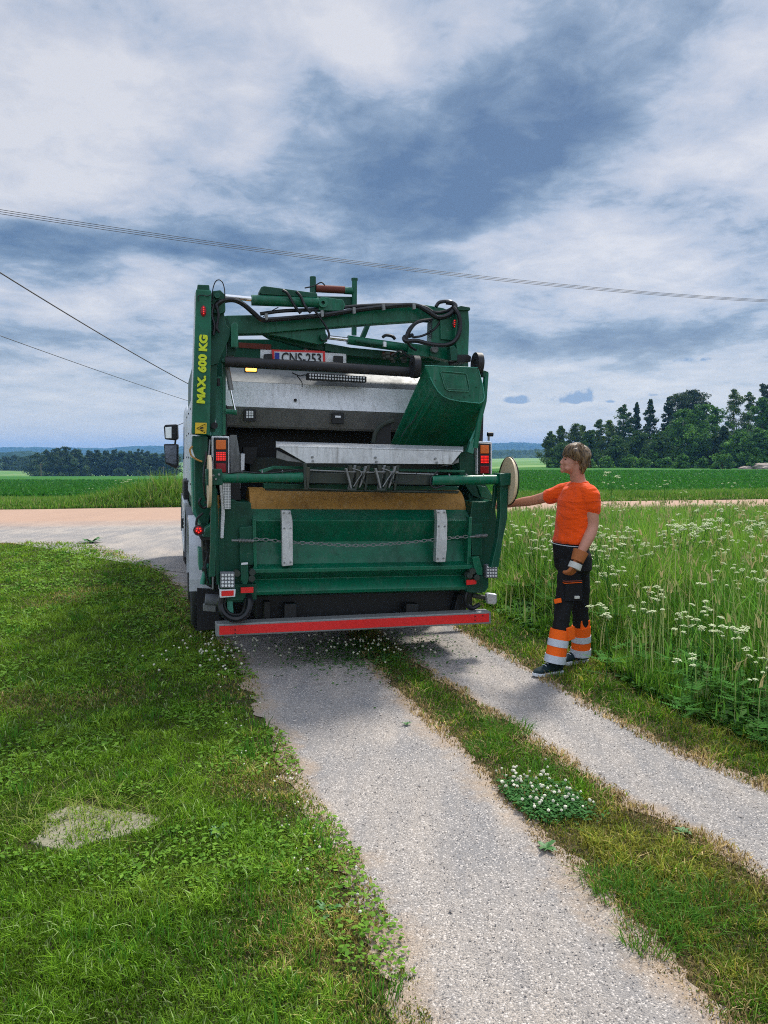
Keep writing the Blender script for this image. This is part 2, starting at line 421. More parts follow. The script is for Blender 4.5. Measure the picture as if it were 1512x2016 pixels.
# ------------------------------------------------------------------ terrain
def terrain_z(x, y):
    x = np.asarray(x, float); y = np.asarray(y, float)
    a = x/np.maximum(y, 1.0)
    s = .0235 + (.0045-.0235)*sstep(-.05, .20, a)
    z = -s*np.clip(y-32.0, 0, 270)
    return z
def g2(px, py): p = G(px, py); return (p.x, p.y)
EL0 = [(1.55,-3), (.62, 1.0)] + [g2(*p) for p in ((850,2016),(790,1850),(740,1750),(700,1670),(640,1590),(600,1530),(575,1470),(530,1400),(510,1340),(470,1285))] + [g2(*p) for p in ((372,1165),(330,1125),(285,1100),(230,1083),(195,1072),(130,1066),(60,1068),(0,1070))] + [(-9.5,14.6), (-13,13.6),(-20,12.0),(-60,4)]
EL1 = [(2.6,-3), (1.45,1.0)] + [g2(*p) for p in ((1440,2016),(1240,1830),(1120,1700),(1000,1580),(930,1500),(880,1450),(810,1385),(752,1330),(715,1290))]
ER0 = [(4.3,-3), (2.45,1.0), (1.95,2.2)] + [g2(*p) for p in ((1512,1730),(1380,1650),(1250,1590),(1100,1490),(1000,1425),(920,1370),(850,1325),(770,1270))]
ER1 = [(5.6,-3), (3.3,1.0), (2.5,2.5)] + [g2(*p) for p in ((1512,1560),(1400,1510),(1300,1470),(1225,1425),(1150,1390),(1040,1320),(960,1275),(900,1240),(850,1200))]
# beyond the truck the drive runs on to the road
EL1 += [(-1.0,10.5), (-1.6, 13.5)]; ER0 += [(-.7,10.5), (-1.3, 13.5)]
ER1 += [(.0,11.5), (-.4,14.0), (.3,17.5), (2.5,20.5), (8.0,22.5), (20,25.0), (60, 33)]
LAWN = EL0 + [(-60,-6), (1.5,-6)]
STRIP = EL1 + ER0[::-1]
RIGHT = ER1 + [(60,-6), (5.0,-6)]
ROADFAR = [(-80, 10.0), (-12.2,24.0), (0, 26.6), (12, 29.2), (60, 38)]
MEAD = [g2(*p) for p in ((1900,1600),(1512,1478),(1440,1445),(1340,1405),(1260,1365),(1200,1320),(1150,1285),(1090,1262),(1010,1228),(980,1205))] + [(.85,10.5), (.55,14.0), (1.2,17.0), (3.0,19.5), (8.0,21.6), (20,24.2), (60,32)]
MEADOW = MEAD + [(60,-6), (6,-6), (4.5,1.5)]

def flat_mat(name, f):
    m, t, out = new_mat(name); f(t, out); return m
def m_ground(t, out):
    geo = nd(t, 'ShaderNodeNewGeometry'); p = geo.outputs['Position']
    n1 = nd(t, 'ShaderNodeTexNoise', {'Vector': p, 'Scale': 1.3, 'Detail': 8, 'Roughness': .65})
    n2 = nd(t, 'ShaderNodeTexNoise', {'Vector': p, 'Scale': 45, 'Detail': 6, 'Roughness': .7})
    near = mixc(t, rampf(t, n2.outputs['Fac'], .35, .65), (.030,.034,.012,1), (.105,.095,.045,1))
    near = mixc(t, rampf(t, n1.outputs['Fac'], .5, .75), near, (.13,.10,.045,1))
    # far fields: patches of crop by position
    mp = nd(t, 'ShaderNodeMapping', {'Vector': p, 'Scale': (.0030, .0060, 0), 'Rotation': (0,0,.3)})
    vo = nd(t, 'ShaderNodeTexVoronoi', {'Vector': mp.outputs[0], 'Scale': 2.2})
    sepc = nd(t, 'ShaderNodeSeparateColor', {0: vo.outputs['Color']})
    far = mixc(t, sepc.outputs[0], (.045,.16,.022,1), (.18,.30,.10,1))
    n3 = nd(t, 'ShaderNodeTexNoise', {'Vector': p, 'Scale': .09, 'Detail': 6})
    far = mixc(t, rampf(t, n3.outputs['Fac'], .45, .75), far, (.22,.28,.12,1))
    sp_ = nd(t, 'ShaderNodeSeparateXYZ', {0: p})
    c = mixc(t, rampf(t, sp_.outputs[1], 36, 44), near, far)
    bm = nd(t, 'ShaderNodeBump', {'Height': n2.outputs['Fac'], 'Strength': .6, 'Distance': .03})
    b = nd(t, 'ShaderNodeBsdfPrincipled', {'Base Color': c, 'Roughness': .95, 'Normal': bm.outputs[0], 'Specular IOR Level': .1})
    t.links.new(b.outputs[0], out.inputs[0])
MAT['ground'] = flat_mat('ground_soil', m_ground)
def m_crop(t, out):
    geo = nd(t, 'ShaderNodeNewGeometry'); p = geo.outputs['Position']
    n1 = nd(t, 'ShaderNodeTexNoise', {'Vector': p, 'Scale': .12, 'Detail': 6, 'Roughness': .6})
    mp = nd(t, 'ShaderNodeMapping', {'Vector': p, 'Scale': (1, .45, 1), 'Rotation': (0,0,.2)})
    n2 = nd(t, 'ShaderNodeTexNoise', {'Vector': mp.outputs[0], 'Scale': 3.2, 'Detail': 8, 'Roughness': .75})
    c = mixc(t, rampf(t, n2.outputs['Fac'], .3, .7), (.016,.090,.010,1), (.055,.21,.020,1))
    c = mixc(t, rampf(t, n1.outputs['Fac'], .5, .85), c, (.075,.20,.03,1))
    wv = nd(t, 'ShaderNodeTexWave', {'Vector': nd(t, 'ShaderNodeMapping', {'Vector': p, 'Rotation': (0,0,1.2)}).outputs[0], 'Scale': .06, 'Distortion': .6}); c = mixc(t, rampf(t, wv.outputs['Fac'], .93, .99), c, (.012,.055,.010,1))
    bm = nd(t, 'ShaderNodeBump', {'Height': n2.outputs['Fac'], 'Strength': .9, 'Distance': .25})
    b = nd(t, 'ShaderNodeBsdfPrincipled', {'Base Color': c, 'Roughness': .9, 'Normal': bm.outputs[0], 'Specular IOR Level': .1})
    t.links.new(b.outputs[0], out.inputs[0])
MAT['crop'] = flat_mat('crop_rows', m_crop)
def m_gravel(tone, pink):
    def f(t, out):
        geo = nd(t, 'ShaderNodeNewGeometry'); p = geo.outputs['Position']
        n1 = nd(t, 'ShaderNodeTexNoise', {'Vector': p, 'Scale': .9, 'Detail': 5, 'Roughness': .6})
        n2 = nd(t, 'ShaderNodeTexNoise', {'Vector': p, 'Scale': 150, 'Detail': 6, 'Roughness': .7})
        v1 = nd(t, 'ShaderNodeTexVoronoi', {'Vector': p, 'Scale': 170, 'Randomness': 1})
        s1 = nd(t, 'ShaderNodeSeparateColor', {0: v1.outputs['Color']})
        v2 = nd(t, 'ShaderNodeTexVoronoi', {'Vector': p, 'Scale': 24})
        s2 = nd(t, 'ShaderNodeSeparateColor', {0: v2.outputs['Color']})
        A = [tone*k for k in (1.06, .93, .80)]; B = [tone*k for k in (.80, .74, .68)]
        n6 = nd(t, 'ShaderNodeTexNoise', {'Vector': nd(t, 'ShaderNodeMapping', {'Vector': p, 'Scale': (2.6, .35, 1), 'Rotation': (0,0,-.26)}).outputs[0], 'Scale': 1.6, 'Detail': 6, 'Roughness': .6})
        n7 = nd(t, 'ShaderNodeTexNoise', {'Vector': p, 'Scale': 300, 'Detail': 3, 'Roughness': .7})
        mixn = nd(t, 'ShaderNodeMath', {0: n1.outputs['Fac'], 1: n6.outputs['Fac']}, operation='ADD')
        c = mixc(t, rampf(t, mixn.outputs[0], .82, 1.15), c4(A), c4([tone*q for q in (.60,.58,.575)]))
        c = mixc(t, rampf(t, n7.outputs['Fac'], .36, .47), c4([q*.42 for q in B]), c)
        c = mixc(t, rampf(t, n2.outputs['Fac'], .36, .56), c4([q*.62 for q in B]), c)
        c = mixc(t, nd(t, 'ShaderNodeMath', {0: rampf(t, s1.outputs[0], .88, .90), 1: .55}, operation='MULTIPLY').outputs[0], c, (.12,.12,.125,1))
        c = mixc(t, nd(t, 'ShaderNodeMath', {0: rampf(t, s1.outputs[1], .86, .90), 1: .7}, operation='MULTIPLY').outputs[0], c, (.70,.64,.58,1))
        if pink: 
            n4 = nd(t, 'ShaderNodeTexNoise', {'Vector': nd(t, 'ShaderNodeMapping', {'Vector': p, 'Scale': (.15, 1.1, 1), 'Rotation': (0,0,-.2)}).outputs[0], 'Scale': .6, 'Detail': 8, 'Roughness': .65})
            sy_p = nd(t, 'ShaderNodeSeparateXYZ', {0: p}); yy = nd(t, 'ShaderNodeMath', {0: sy_p.outputs[0], 1: -.2, 2: sy_p.outputs[1]}, operation='MULTIPLY_ADD')
            band = rampf(t, yy.outputs[0], 19.0, 22.5)
            sm_ = nd(t, 'ShaderNodeMath', {0: n4.outputs['Fac'], 1: band}, operation='ADD')
            c = mixc(t, nd(t, 'ShaderNodeMath', {0: rampf(t, sm_.outputs[0], .55, 1.35), 1: .8}, operation='MULTIPLY').outputs[0], c, (.46,.29,.20,1))
        ea = nd(t, 'ShaderNodeAttribute', attribute_name='tint'); es = nd(t, 'ShaderNodeSeparateColor', {0: ea.outputs['Color']})
        n5 = nd(t, 'ShaderNodeTexNoise', {'Vector': p, 'Scale': 3.0, 'Detail': 8, 'Roughness': .75})
        ed = nd(t, 'ShaderNodeMath', {0: n5.outputs['Fac'], 1: -.9, 2: es.outputs[0]}, operation='MULTIPLY_ADD')
        c = mixc(t, nd(t, 'ShaderNodeMath', {0: rampf(t, ed.outputs[0], -.22, -.46), 1: .65}, operation='MULTIPLY').outputs[0], c, (.40,.28,.17,1))
        # wheel-packed fine dust with darker loose stones between
        h = nd(t, 'ShaderNodeMath', {0: n2.outputs['Fac'], 1: v1.outputs['Distance']}, operation='SUBTRACT')
        bm = nd(t, 'ShaderNodeBump', {'Height': h.outputs[0], 'Strength': .65, 'Distance': .008})
        b = nd(t, 'ShaderNodeBsdfPrincipled', {'Base Color': c, 'Roughness': .92, 'Normal': bm.outputs[0], 'Specular IOR Level': .15})
        t.links.new(b.outputs[0], out.inputs[0])
    return f
MAT['gravel'] = flat_mat('gravel_track', m_gravel(.46, False))
MAT['roadgravel'] = flat_mat('gravel_road', m_gravel(.44, True))

# terrain sheet, fine near the camera, coarse out to the hills
xs = np.concatenate([-np.geomspace(12, 4500, 46)[::-1], np.linspace(-11, 11, 45), np.geomspace(12, 4500, 46)])
ys = np.concatenate([[-3500,-1200,-400,-120,-40], np.linspace(-12, 40, 80), np.geomspace(42, 5200, 90)])
Xg, Yg = np.meshgrid(xs, ys); Zg = terrain_z(Xg, Yg)
V = np.stack([Xg, Yg, Zg], -1).reshape(-1, 3); nx, ny = len(xs), len(ys)
i = np.arange((ny-1)*(nx-1)); a = (i//(nx-1))*nx + i % (nx-1)
F = np.stack([a, a+1, a+nx+1, a+nx], -1)
ground = mesh_np('ground', V, F4=F, mat='ground'); tag(ground, kind='structure', label='grassy soil and far farmland reaching the horizon')

def strip_sheet(name, left, right, z, mat, ncol=26, n=160, jit=.05, label=None, widen=0.0):
    """sheet between two edge polylines resampled by arclength, with a ragged outline"""
    def resample(P, n):
        P = np.array(P); d = np.r_[0, np.cumsum(np.hypot(*np.diff(P, axis=0).T))]
        t = np.linspace(0, d[-1], n); return np.stack([np.interp(t, d, P[:,0]), np.interp(t, d, P[:,1])], -1)
    A = resample(left, n); B = resample(right, n)
    if widen:
        dv = B-A; dv /= np.maximum(np.linalg.norm(dv, axis=1), 1e-6)[:, None]; A = A-dv*widen[0]; B = B+dv*widen[1]
    w = np.linspace(0, 1, ncol)[None, :, None]
    P = A[:, None]*(1-w) + B[:, None]*w
    e = (fnoise(P[...,0], P[...,1], 3.0, 4)-.5)*2*jit + (fnoise(P[...,0]+5, P[...,1], 14.0, 3)-.5)*.09
    edge = np.zeros((n, ncol)); edge[:, 0] = -1; edge[:, -1] = 1
    P[..., 0] += e*np.abs(edge)*1.5
    Z = z + (fnoise(P[...,0], P[...,1], 1.2, 3)-.5)*.004 + terrain_z(P[...,0], P[...,1])
    V = np.concatenate([P, Z[..., None]], -1).reshape(-1, 3)
    i = np.arange((n-1)*(ncol-1)); a = (i//(ncol-1))*ncol + i % (ncol-1)
    wd = np.linalg.norm(B-A, axis=1)[:, None]; ed = np.minimum(w[..., 0], 1-w[..., 0])*wd*(1 if widen else 4)+ (0 if widen else .3)
    T_ = np.repeat(ed.reshape(-1, 1), 3, axis=1)
    o = mesh_np(name, V, F4=np.stack([a, a+1, a+ncol+1, a+ncol], -1), mat=mat, tint=T_)
    tag(o, kind='structure', label=label); return o
def clipY(P, y0, y1): return [p for p in P if y0 <= p[1] <= y1]
L0n = [p for p in EL0 if p[0] > -6.0 and p[1] < 15.4]
strip_sheet('wheel_track', L0n[:-1] + [(-4.8, 13.8)], EL1, .006, 'gravel', n=620, widen=(.13,.03), label='pale gravel wheel track on the left of the drive')
strip_sheet('wheel_track', ER0, ER1[:-4], .006, 'gravel', n=620, widen=(.03,.13), label='pale gravel wheel track on the right of the drive')
# junction and cross road
near_edge = [(-60,4),(-20,12.0),(-13,13.6),(-9.5,14.6)] + [g2(*p) for p in ((0,1070),(60,1068),(130,1066),(195,1072),(230,1083),(285,1100),(330,1125))] + [(-2.2,10.6),(-.2,11.4),(-.4,14.0),(.3,17.5),(2.5,20.5),(8.0,22.5),(20,25.0),(60,33)]
far_edge = [(-80,10.0),(-30,20.4),(-20,22.4),(-14.5,23.5),(-12.2,24.0),(-10.6,24.3),(-9,24.7),(-7.5,25.0),(-6,25.3),(-4.5,25.6),(-3,25.9),(-1.5,26.2),(0,26.6),(2,27),(4,27.5),(8,28.3),(12,29.2),(20,30.8),(40,34.5),(60,38)]
strip_sheet('road', near_edge, far_edge, .012, 'roadgravel', ncol=30, n=300, label='pinkish gravel road crossing behind the truck')

# crop field sheet beyond the road
xs2 = np.concatenate([-np.geomspace(20, 700, 40)[::-1], np.linspace(-19, 19, 30), np.geomspace(20, 420, 40)])
tt = np.linspace(0, 1, 60)
Xc, Tc = np.meshgrid(xs2, tt)
fy0 = 30.0 + .21*np.clip(Xc, -60, 60)
fy1 = np.where(Xc/160.0 < .19, 262.0 + 0*Xc, 150.0)
fy1 = 262 + (140-262)*sstep(.0, 18., Xc)
Yc = fy0*(fy1/fy0)**Tc
Zc = terrain_z(Xc, Yc) + .10
V = np.stack([Xc, Yc, Zc], -1).reshape(-1, 3); nx, ny = len(xs2), len(tt)
i = np.arange((ny-1)*(nx-1)); a = (i//(nx-1))*nx + i % (nx-1)
field = mesh_np('field', V, F4=np.stack([a, a+1, a+nx+1, a+nx], -1), mat='crop'); tag(field, kind='structure', label='deep green crop field beyond the road')

# ------------------------------------------------------------------ hills and far woods
def m_wood(t, out):
    geo = nd(t, 'ShaderNodeNewGeometry'); p = geo.outputs['Position']
    n1 = nd(t, 'ShaderNodeTexNoise', {'Vector': p, 'Scale': .02, 'Detail': 10, 'Roughness': .7})
    c = mixc(t, rampf(t, n1.outputs['Fac'], .4, .62), (.012,.035,.014,1), (.05,.085,.03,1))
    b = nd(t, 'ShaderNodeBsdfPrincipled', {'Base Color': c, 'Roughness': .95, 'Specular IOR Level': .05})
    t.links.new(b.outputs[0], out.inputs[0])
MAT['wood_mass'] = flat_mat('wooded_slope', m_wood)
def ridge(name, prof, Y, depth, zb, mat, jag, seed, n=1400, x0=-2600, x1=2600, **tg):
    """a long wooded ridge: prof maps x to crest height"""
    r = np.random.default_rng(seed)
    X = np.linspace(x0, x1, n)
    crest = np.interp(X, [p[0] for p in prof], [p[1] for p in prof])
    rows = 14; V = []
    for k in range(rows):
        t = k/(rows-1)
        h = zb + (crest-zb)*math.sin(t*math.pi*.5)**.8
        bump = (r.random(n)*jag + (fnoise(X, X*0+k*31, .02, 3)-.5)*jag*2.0)
        y = Y + depth*t + (fnoise(X, X*0+k*13, .01, 3)-.5)*depth/rows*2
        V.append(np.stack([X, y, h + (bump if k > 0 else 0)], -1))
    V.append(np.stack([X, np.full(n, Y+depth*2.2), np.full(n, zb-5)], -1)); rows += 1
    V = np.array(V).reshape(-1, 3)
    i = np.arange((rows-1)*(n-1)); a = (i//(n-1))*n + i % (n-1)
    o = mesh_np(name, V, F4=np.stack([a, a+1, a+n+1, a+n], -1), mat=mat); tag(o, **tg); return o
def crest(px, py, Y): p = Wp(px, py, Y); return (p.x, p.z)
Yh = 2300
ridge('hills', [(-2600, 30)] + [crest(x, y, Yh) for x, y in ((0,881),(60,882),(120,883),(190,877),(260,877),(330,879),(420,880),(600,876),(900,874),(970,871),(1020,869),(1060,869),(1120,872),(1500,874))] + [(2600, 36)], Yh, 420, -8, 'wood_mass', 5.0, 3, n=1500, kind='structure', label='low wooded hills, blue with distance')
ridge('far_wood', [(-1400, 7)] + [crest(x, y, 900) for x, y in ((-60,895),(0,892),(20,890),(45,896),(70,897),(110,899),(300,896),(420,899),(700,897),(950,893),(985,890),(1010,889),(1040,890),(1075,886),(1120,890),(1500,890))] + [(1400, 7)], 900, 60, -8, 'wood_mass', 2.2, 5, n=1800, x0=-1400, x1=1400, kind='stuff', label='dark blue-green wood beyond the far fields', cat='wood')

# ------------------------------------------------------------------ air
hb = MB().box((-4300,-60,-14), (4300,3900,62))
def m_haze(t, out):
    pv = nd(t, 'ShaderNodeVolumePrincipled', {'Color': (.20,.50,1.0,1), 'Density': .00026, 'Anisotropy': .1})
    t.links.new(pv.outputs[0], out.inputs['Volume'])
MAT['haze'] = flat_mat('haze_air', m_haze)
hz_o = hb.build('haze', 'haze'); tag(hz_o, kind='stuff', label='thin blue summer haze over the farmland', cat='haze')
# ------------------------------------------------------------------ refuse truck
TYAW, TROLL = R(15.5), R(1.25)
TM = Matrix.Translation((-.245, 6.1, 0)) @ Matrix.Rotation(TYAW, 4, 'Z') @ Matrix.Rotation(TROLL, 4, 'Y')
TI = TM.inverted()
truck = empty('refuse_truck'); truck.matrix_world = TM
tag(truck, 'green rear-loading refuse truck with crane arms stopped on the gravel drive', 'refuse truck')
def T(px, py, f):
    """truck-local point (x right, y forward, z up) seen at the photo position on the plane y = f"""
    o = TI @ C0; d = TI.to_3x3() @ ray(px, py)
    return o + d*((f-o.y)/d.y)
def on(pts, f): return [T(x, y, f) for x, y in pts]
def rp(px, f=0.0): return px/1514.0*(6.0+f)
def plate(name, pts, f, th, mat, parent=truck, bevel=.004, **k):
    A = on(pts, f); B = [p+Vector((0, th, 0)) for p in A]
    return MB().prism(A, B).build(name, mat, parent, bevel=bevel, **k)
def tubeT(name, pts, f, rpx, mat, parent=truck, seg=14, smooth=True):
    P = [T(p[0], p[1], p[2] if len(p) > 2 else f) for p in pts]
    return MB().tube(P, rp(rpx), seg).build(name, mat, parent, smooth=smooth)
def spline(pts, n=8):
    """catmull-rom through Vectors"""
    P = [Vector(p) for p in pts]; P = [P[0]*2-P[1]] + P + [P[-1]*2-P[-2]]; out = []
    for i in range(1, len(P)-2):
        for k in range(n):
            t = k/n; a, b, c, d = P[i-1], P[i], P[i+1], P[i+2]
            out.append(.5*((2*b)+(c-a)*t+(2*a-5*b+4*c-d)*t*t+(3*b-a-3*c+d)*t**3))
    out.append(P[-2]); return out
def hose(name, pts, f, rpx, mat='hose', parent=truck, seg=8):
    P = [T(p[0], p[1], p[2] if len(p) > 2 else f) for p in pts]
    return MB().tube(spline(P, 6), rp(rpx), seg).build(name, mat, parent, smooth=True)
def bolts(pts, f, mat, parent, rpx=1.6, name='bolt'):
    for x, y in pts:
        c = T(x, y, f); MB().tube([c-Vector((0,.008,0)), c+Vector((0,.004,0))], rp(rpx), 6).build(name, mat, parent)
def text(name, s, mat, size, M3, parent=truck, sx=1.0, th=.002, bold=0.0, align='CENTER'):
    cu = bpy.data.curves.new(name, 'FONT'); cu.body = s; cu.size = size; cu.extrude = th; cu.offset = bold
    cu.align_x = align; cu.align_y = 'CENTER'; cu.resolution_u = 3
    tmp = bpy.data.objects.new(name+'_c', cu); col.objects.link(tmp)
    dg = bpy.context.evaluated_depsgraph_get(); me = bpy.data.meshes.new_from_object(tmp.evaluated_get(dg))
    bpy.data.objects.remove(tmp); bpy.data.curves.remove(cu)
    for v in me.vertices: v.co.x *= sx; v.co = M3 @ v.co
    me.materials.clear(); me.materials.append(MAT[mat]); me.name = name
    o = bpy.data.objects.new(name, me); col.objects.link(o); o.parent = parent; return o
def extr(prof, px, xl, xr, name, mat, parent=truck, bevel=.006, th=.03, caps=True):
    """profile of (py, f) measured at photo column px, extruded from xl to xr (local x), th thick inwards"""
    Z = [(T(px, y, f).z, f) for y, f in prof]
    A = [Vector((xl, f, z)) for z, f in Z] + [Vector((xl, f+th, z)) for z, f in Z[::-1]]
    B = [Vector((xr, p.y, p.z)) for p in A]
    return MB().prism(A, B).build(name, mat, parent, bevel=bevel)

xl = T(497, 1010, .1).x; xr = T(926, 1010, .1).x
# --- under-run bar
bar = plate('underrun_bar', [(425,1229),(967,1204),(967,1228),(425,1254)], 0, .13, 'gsteel', bevel=.008)
plate('reflective_strip', [(432,1233),(963,1208),(963,1224.5),(432,1250)], -.004, .006, 'red', bar, bevel=0)
bolts([(463,1240),(463,1247),(935,1213),(935,1221),(950,1212)], -.004, 'black', bar, 1.3)
for x0 in (560, 800):
    plate('bar_bracket', [(x0,1190),(x0+24,1189),(x0+24,1235),(x0,1236)], .14, .1, 'black')
# --- hopper back
hop = extr([(1003,.20),(1025,.07),(1066,.17),(1108,.10),(1117,.0),(1124,.0),(1136,.13),(1160,.06),(1166,.07),(1169,.32)], 710, xl, xr, 'hopper_panel', 'green', th=.03)
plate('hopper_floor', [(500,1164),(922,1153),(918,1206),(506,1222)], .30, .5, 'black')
plate('rib', [(497,1022),(504,1022),(506,1124),(500,1124)], .03, .12, 'green'); plate('rib', [(924,1018),(930,1018),(927,1110),(920,1111)], .03, .12, 'green')
# roller
zc = T(710, 1006, .44).z
rol = MB().tube([(xl-.005,.44,zc-.04),(xr+.005,.44,zc-.04)], .235, 48).build('press_roller', 'yellow', truck, smooth=True)
# --- side cheeks
plate('side_cheek', [(447,986),(460,984),(470,989),(494,990),(498,1036),(500,1168),(488,1186),(446,1186),(440,1120),(441,1010)], .10, .55, 'dgreen')
plate('side_cheek', [(930,988),(957,988),(964,984),(974,990),(981,1055),(974,1112),(962,1114),(950,1168),(922,1168),(924,1030)], .10, .55, 'dgreen')
plate('pin_guard', [(471,1038),(498,1036),(499,1112),(473,1112)], .05, .05, 'dgreen'); plate('pin_guard', [(930,1031),(950,1031),(949,1092),(929,1094)], .05, .05, 'dgreen')
# springs + chain
for a, b in (((456,1064),(500,1065)), ((925,1057),(960,1054))):
    A_ = T(*a, .0); B_ = T(*b, .0); mb = MB(); mb.tube([A_, B_], rp(2.0), 8)
    n = 90; pts = []
    for i in range(n):
        t = .3+.65*i/(n-1); c = A_.lerp(B_, t); an = i*2*math.pi/9; pts.append(c+Vector((0, math.cos(an), math.sin(an)))*rp(3.3))
    mb.tube(pts, rp(.8), 5); mb.build('spring', 'gsteel', truck, smooth=True)
path = spline([T(x, y, .0) for x, y in ((500,1062),(530,1063),(560,1067),(620,1070),(700,1074),(780,1070),(850,1063),(900,1058),(926,1056))], 30)
d_ = [0]
for a, b in zip(path[:-1], path[1:]): d_.append(d_[-1]+(b-a).length)
step = .036; mb = MB(); k = 0; s = 0
while s < d_[-1]-step:
    i = next(i for i in range(len(d_)-1) if d_[i+1] >= s+step/2); t = (s+step/2-d_[i])/(d_[i+1]-d_[i]); c = path[i].lerp(path[i+1], t); dr = (path[i+1]-path[i]).normalized()
    up = Vector((0, 0, 1)) if k % 2 == 0 else Vector((0, 1, .35)).normalized(); up = (up-dr*up.dot(dr)).normalized()
    lp = [c+dr*math.cos(q*math.pi/5)*step*.62+up*math.sin(q*math.pi/5)*.0115 for q in range(10)]
    mb.tube(lp, .0032, 5, close=True); s += step; k += 1
mb.build('chain', 'gsteel', truck, smooth=True)
# straps
for (pts, bl) in ((((554,1005),(572,1005),(576,1025),(577,1113),(556,1115),(555,1028)), ((559,1010),(570,1010),(560,1040),(572,1040),(560,1108),(572,1107))),
                  (((859,1004),(878,1004),(881,1024),(880,1080),(877,1106),(858,1107),(861,1025)), ((863,1009),(875,1009),(864,1036),(876,1036),(862,1100),(873,1099)))):
    cx = sum(p[0] for p in pts)/len(pts); o = plate('strap', pts, -.03, .07, 'alu', bevel=.003)
    bolts(bl, -.034, 'gsteel', o, 1.7)
# --- lift tube, arms, discs
tubeT('lift_tube', [(436,941),(540,940),(596,940)], -.15, 9.5, 'green'); tubeT('lift_tube', [(850,946),(990,944)], -.15, 10, 'green')
plate('lift_beam', [(592,930),(856,936),(856,955),(592,951)], -.13, .12, 'dirty')
plate('end_block', [(405,924),(437,923),(439,955),(407,956)], -.22, .14, 'dgreen', bevel=.008)
bolts([(420,936),(425,943),(431,934)], -.222, 'gsteel', truck, 2.2)
plate('end_block', [(984,932),(1014,931),(1014,954),(986,957)], -.22, .14, 'dgreen', bevel=.008)
plate('lift_arm', [(416,955),(425,955),(425,1085),(424,1135),(412,1136),(414,1085)], -.18, .07, 'dgreen'); plate('lift_arm', [(985,955),(1000,955),(999,1020),(990,1062),(982,1116),(967,1118),(980,1060),(985,1010)], -.18, .07, 'dgreen')
plate('lift_arm', [(974,955),(983,955),(978,985),(975,1000),(968,1000),(972,980)], -.05, .04, 'dgreen')
for (x, y, f) in ((1001,947,-.135), (412,948,-.10)):
    c = T(x, y, f); o = MB().disc(c, (1, -.10 if x > 900 else 0, 0), .196, .022, 40).build('guide_disc', 'cream', truck, smooth=True)
    MB().tube([c+Vector((.0, math.cos(q*math.pi/16)*.197, math.sin(q*math.pi/16)*.197)) for q in range(32)], .0055, 6, close=True).build('disc_edge', 'rubber', o) if x > 900 else None
for x, y in ((476,931),(516,931),(556,931),(884,938),(918,938),(951,938)):
    c = T(x, y, -.15); MB().tube([c+Vector((0, math.cos(q*math.pi/4), math.sin(q*math.pi/4)))*rp(4.5) for q in range(8)], rp(1.2), 6, close=True).build('cable_eye', 'gsteel', truck, smooth=True)
hose('cable', [(440,934),(476,929),(516,932),(556,929),(590,924)], -.17, 1.3)
# comb rail with claws
plate('comb_rail', [(520,952),(905,958),(900,965),(520,962)], .02, .10, 'dgreen'); plate('comb_rail', [(510,926),(540,917),(895,925),(915,926),(915,930),(890,930),(540,923),(515,932)], .05, .05, 'green')
mb = MB()
for x, y0, y1, dx in ((597,912,964,2),(604,920,962,-3)): mb.prism(on([(x,y0),(x+7,y0),(x+7+dx,y1),(x+dx,y1)], -.20), on([(x,y0),(x+7,y0),(x+7+dx,y1),(x+dx,y1)], -.02))
mb.build('claw', 'dirty', truck, bevel=.003)
for x0 in (690, 748):
    for j, (a, b) in enumerate((((-8,6),(2,46)), ((0,0),(1,50)), ((10,0),(-3,46)), ((17,2),(10,48)), ((31,2),(18,44)), ((36,0),(29,50)))):
        w_ = (2.2, 3.6, 2.0, 3.2, 2.0, 2.6)[j]
        pts = [(x0+a[0]-w_, 916+a[1]), (x0+a[0]+w_, 916+a[1]), (x0+(a[0]+b[0])/2+w_*1.3, 916+(a[1]+b[1])*.55), (x0+b[0]+w_*.7, 916+b[1]), (x0+b[0]-w_*.7, 916+b[1]), (x0+(a[0]+b[0])/2-w_*.7, 916+(a[1]+b[1])*.5)]
        plate('claw', pts, -.20+.025*(j % 3), .035, 'dirty' if j % 2 else 'gsteel', bevel=.003)
    tubeT('claw_pin', [(x0-6,964),(x0+10,965)], -.20, 3.2, 'dirty'); tubeT('claw_pin', [(x0-12,929),(x0+36,930)], -.17, 1.8, 'gsteel')
    hose('claw_spring', [(x0+4,922),(x0+22,930),(x0+14,945),(x0+6,958)], -.21, 1.1, 'gsteel'); hose('claw_spring', [(x0+34,924),(x0+24,940),(x0+30,956)], -.2, 1.1, 'dirty')
tubeT('release_rod', [(600,925),(690,929),(862,934)], -.16, 1.3, 'gsteel'); tubeT('release_rod', [(604,962),(700,966),(840,968)], -.12, 1.6, 'dirty'); hose('cable', [(820,932),(812,944),(790,950),(770,947)], -.19, 1.0)
plate('guard_flap', [(520,960),(905,966),(902,972),(524,966)], .03, .03, 'dirty')
hose('hose', [(862,928),(850,940),(848,955),(858,960),(880,953)], -.16, 2.2)
# tray
tray = plate('tipping_tray', [(543,877),(912,886),(889,914),(603,912)], -.10, .02, 'alu', bevel=.002)
A_ = on([(543,869),(912,879)], .12); B_ = on([(543,878),(912,887)], -.10)
MB().prism([A_[0], A_[1], B_[1], B_[0]], [p+Vector((0,0,-.012)) for p in (A_[0], A_[1], B_[1], B_[0])]).build('tray_rim', 'alu', tray, bevel=.002)
plate('tray_wing', [(545,886),(600,912),(566,908),(544,902)], -.07, .02, 'gsteel', tray); plate('tray_wing', [(893,914),(904,901),(903,911),(880,916)], -.06, .02, 'gsteel', tray)
bolts([(615,900),(616,908),(739,901),(741,909),(857,903),(860,911)], -.103, 'gsteel', tray, 2.6)
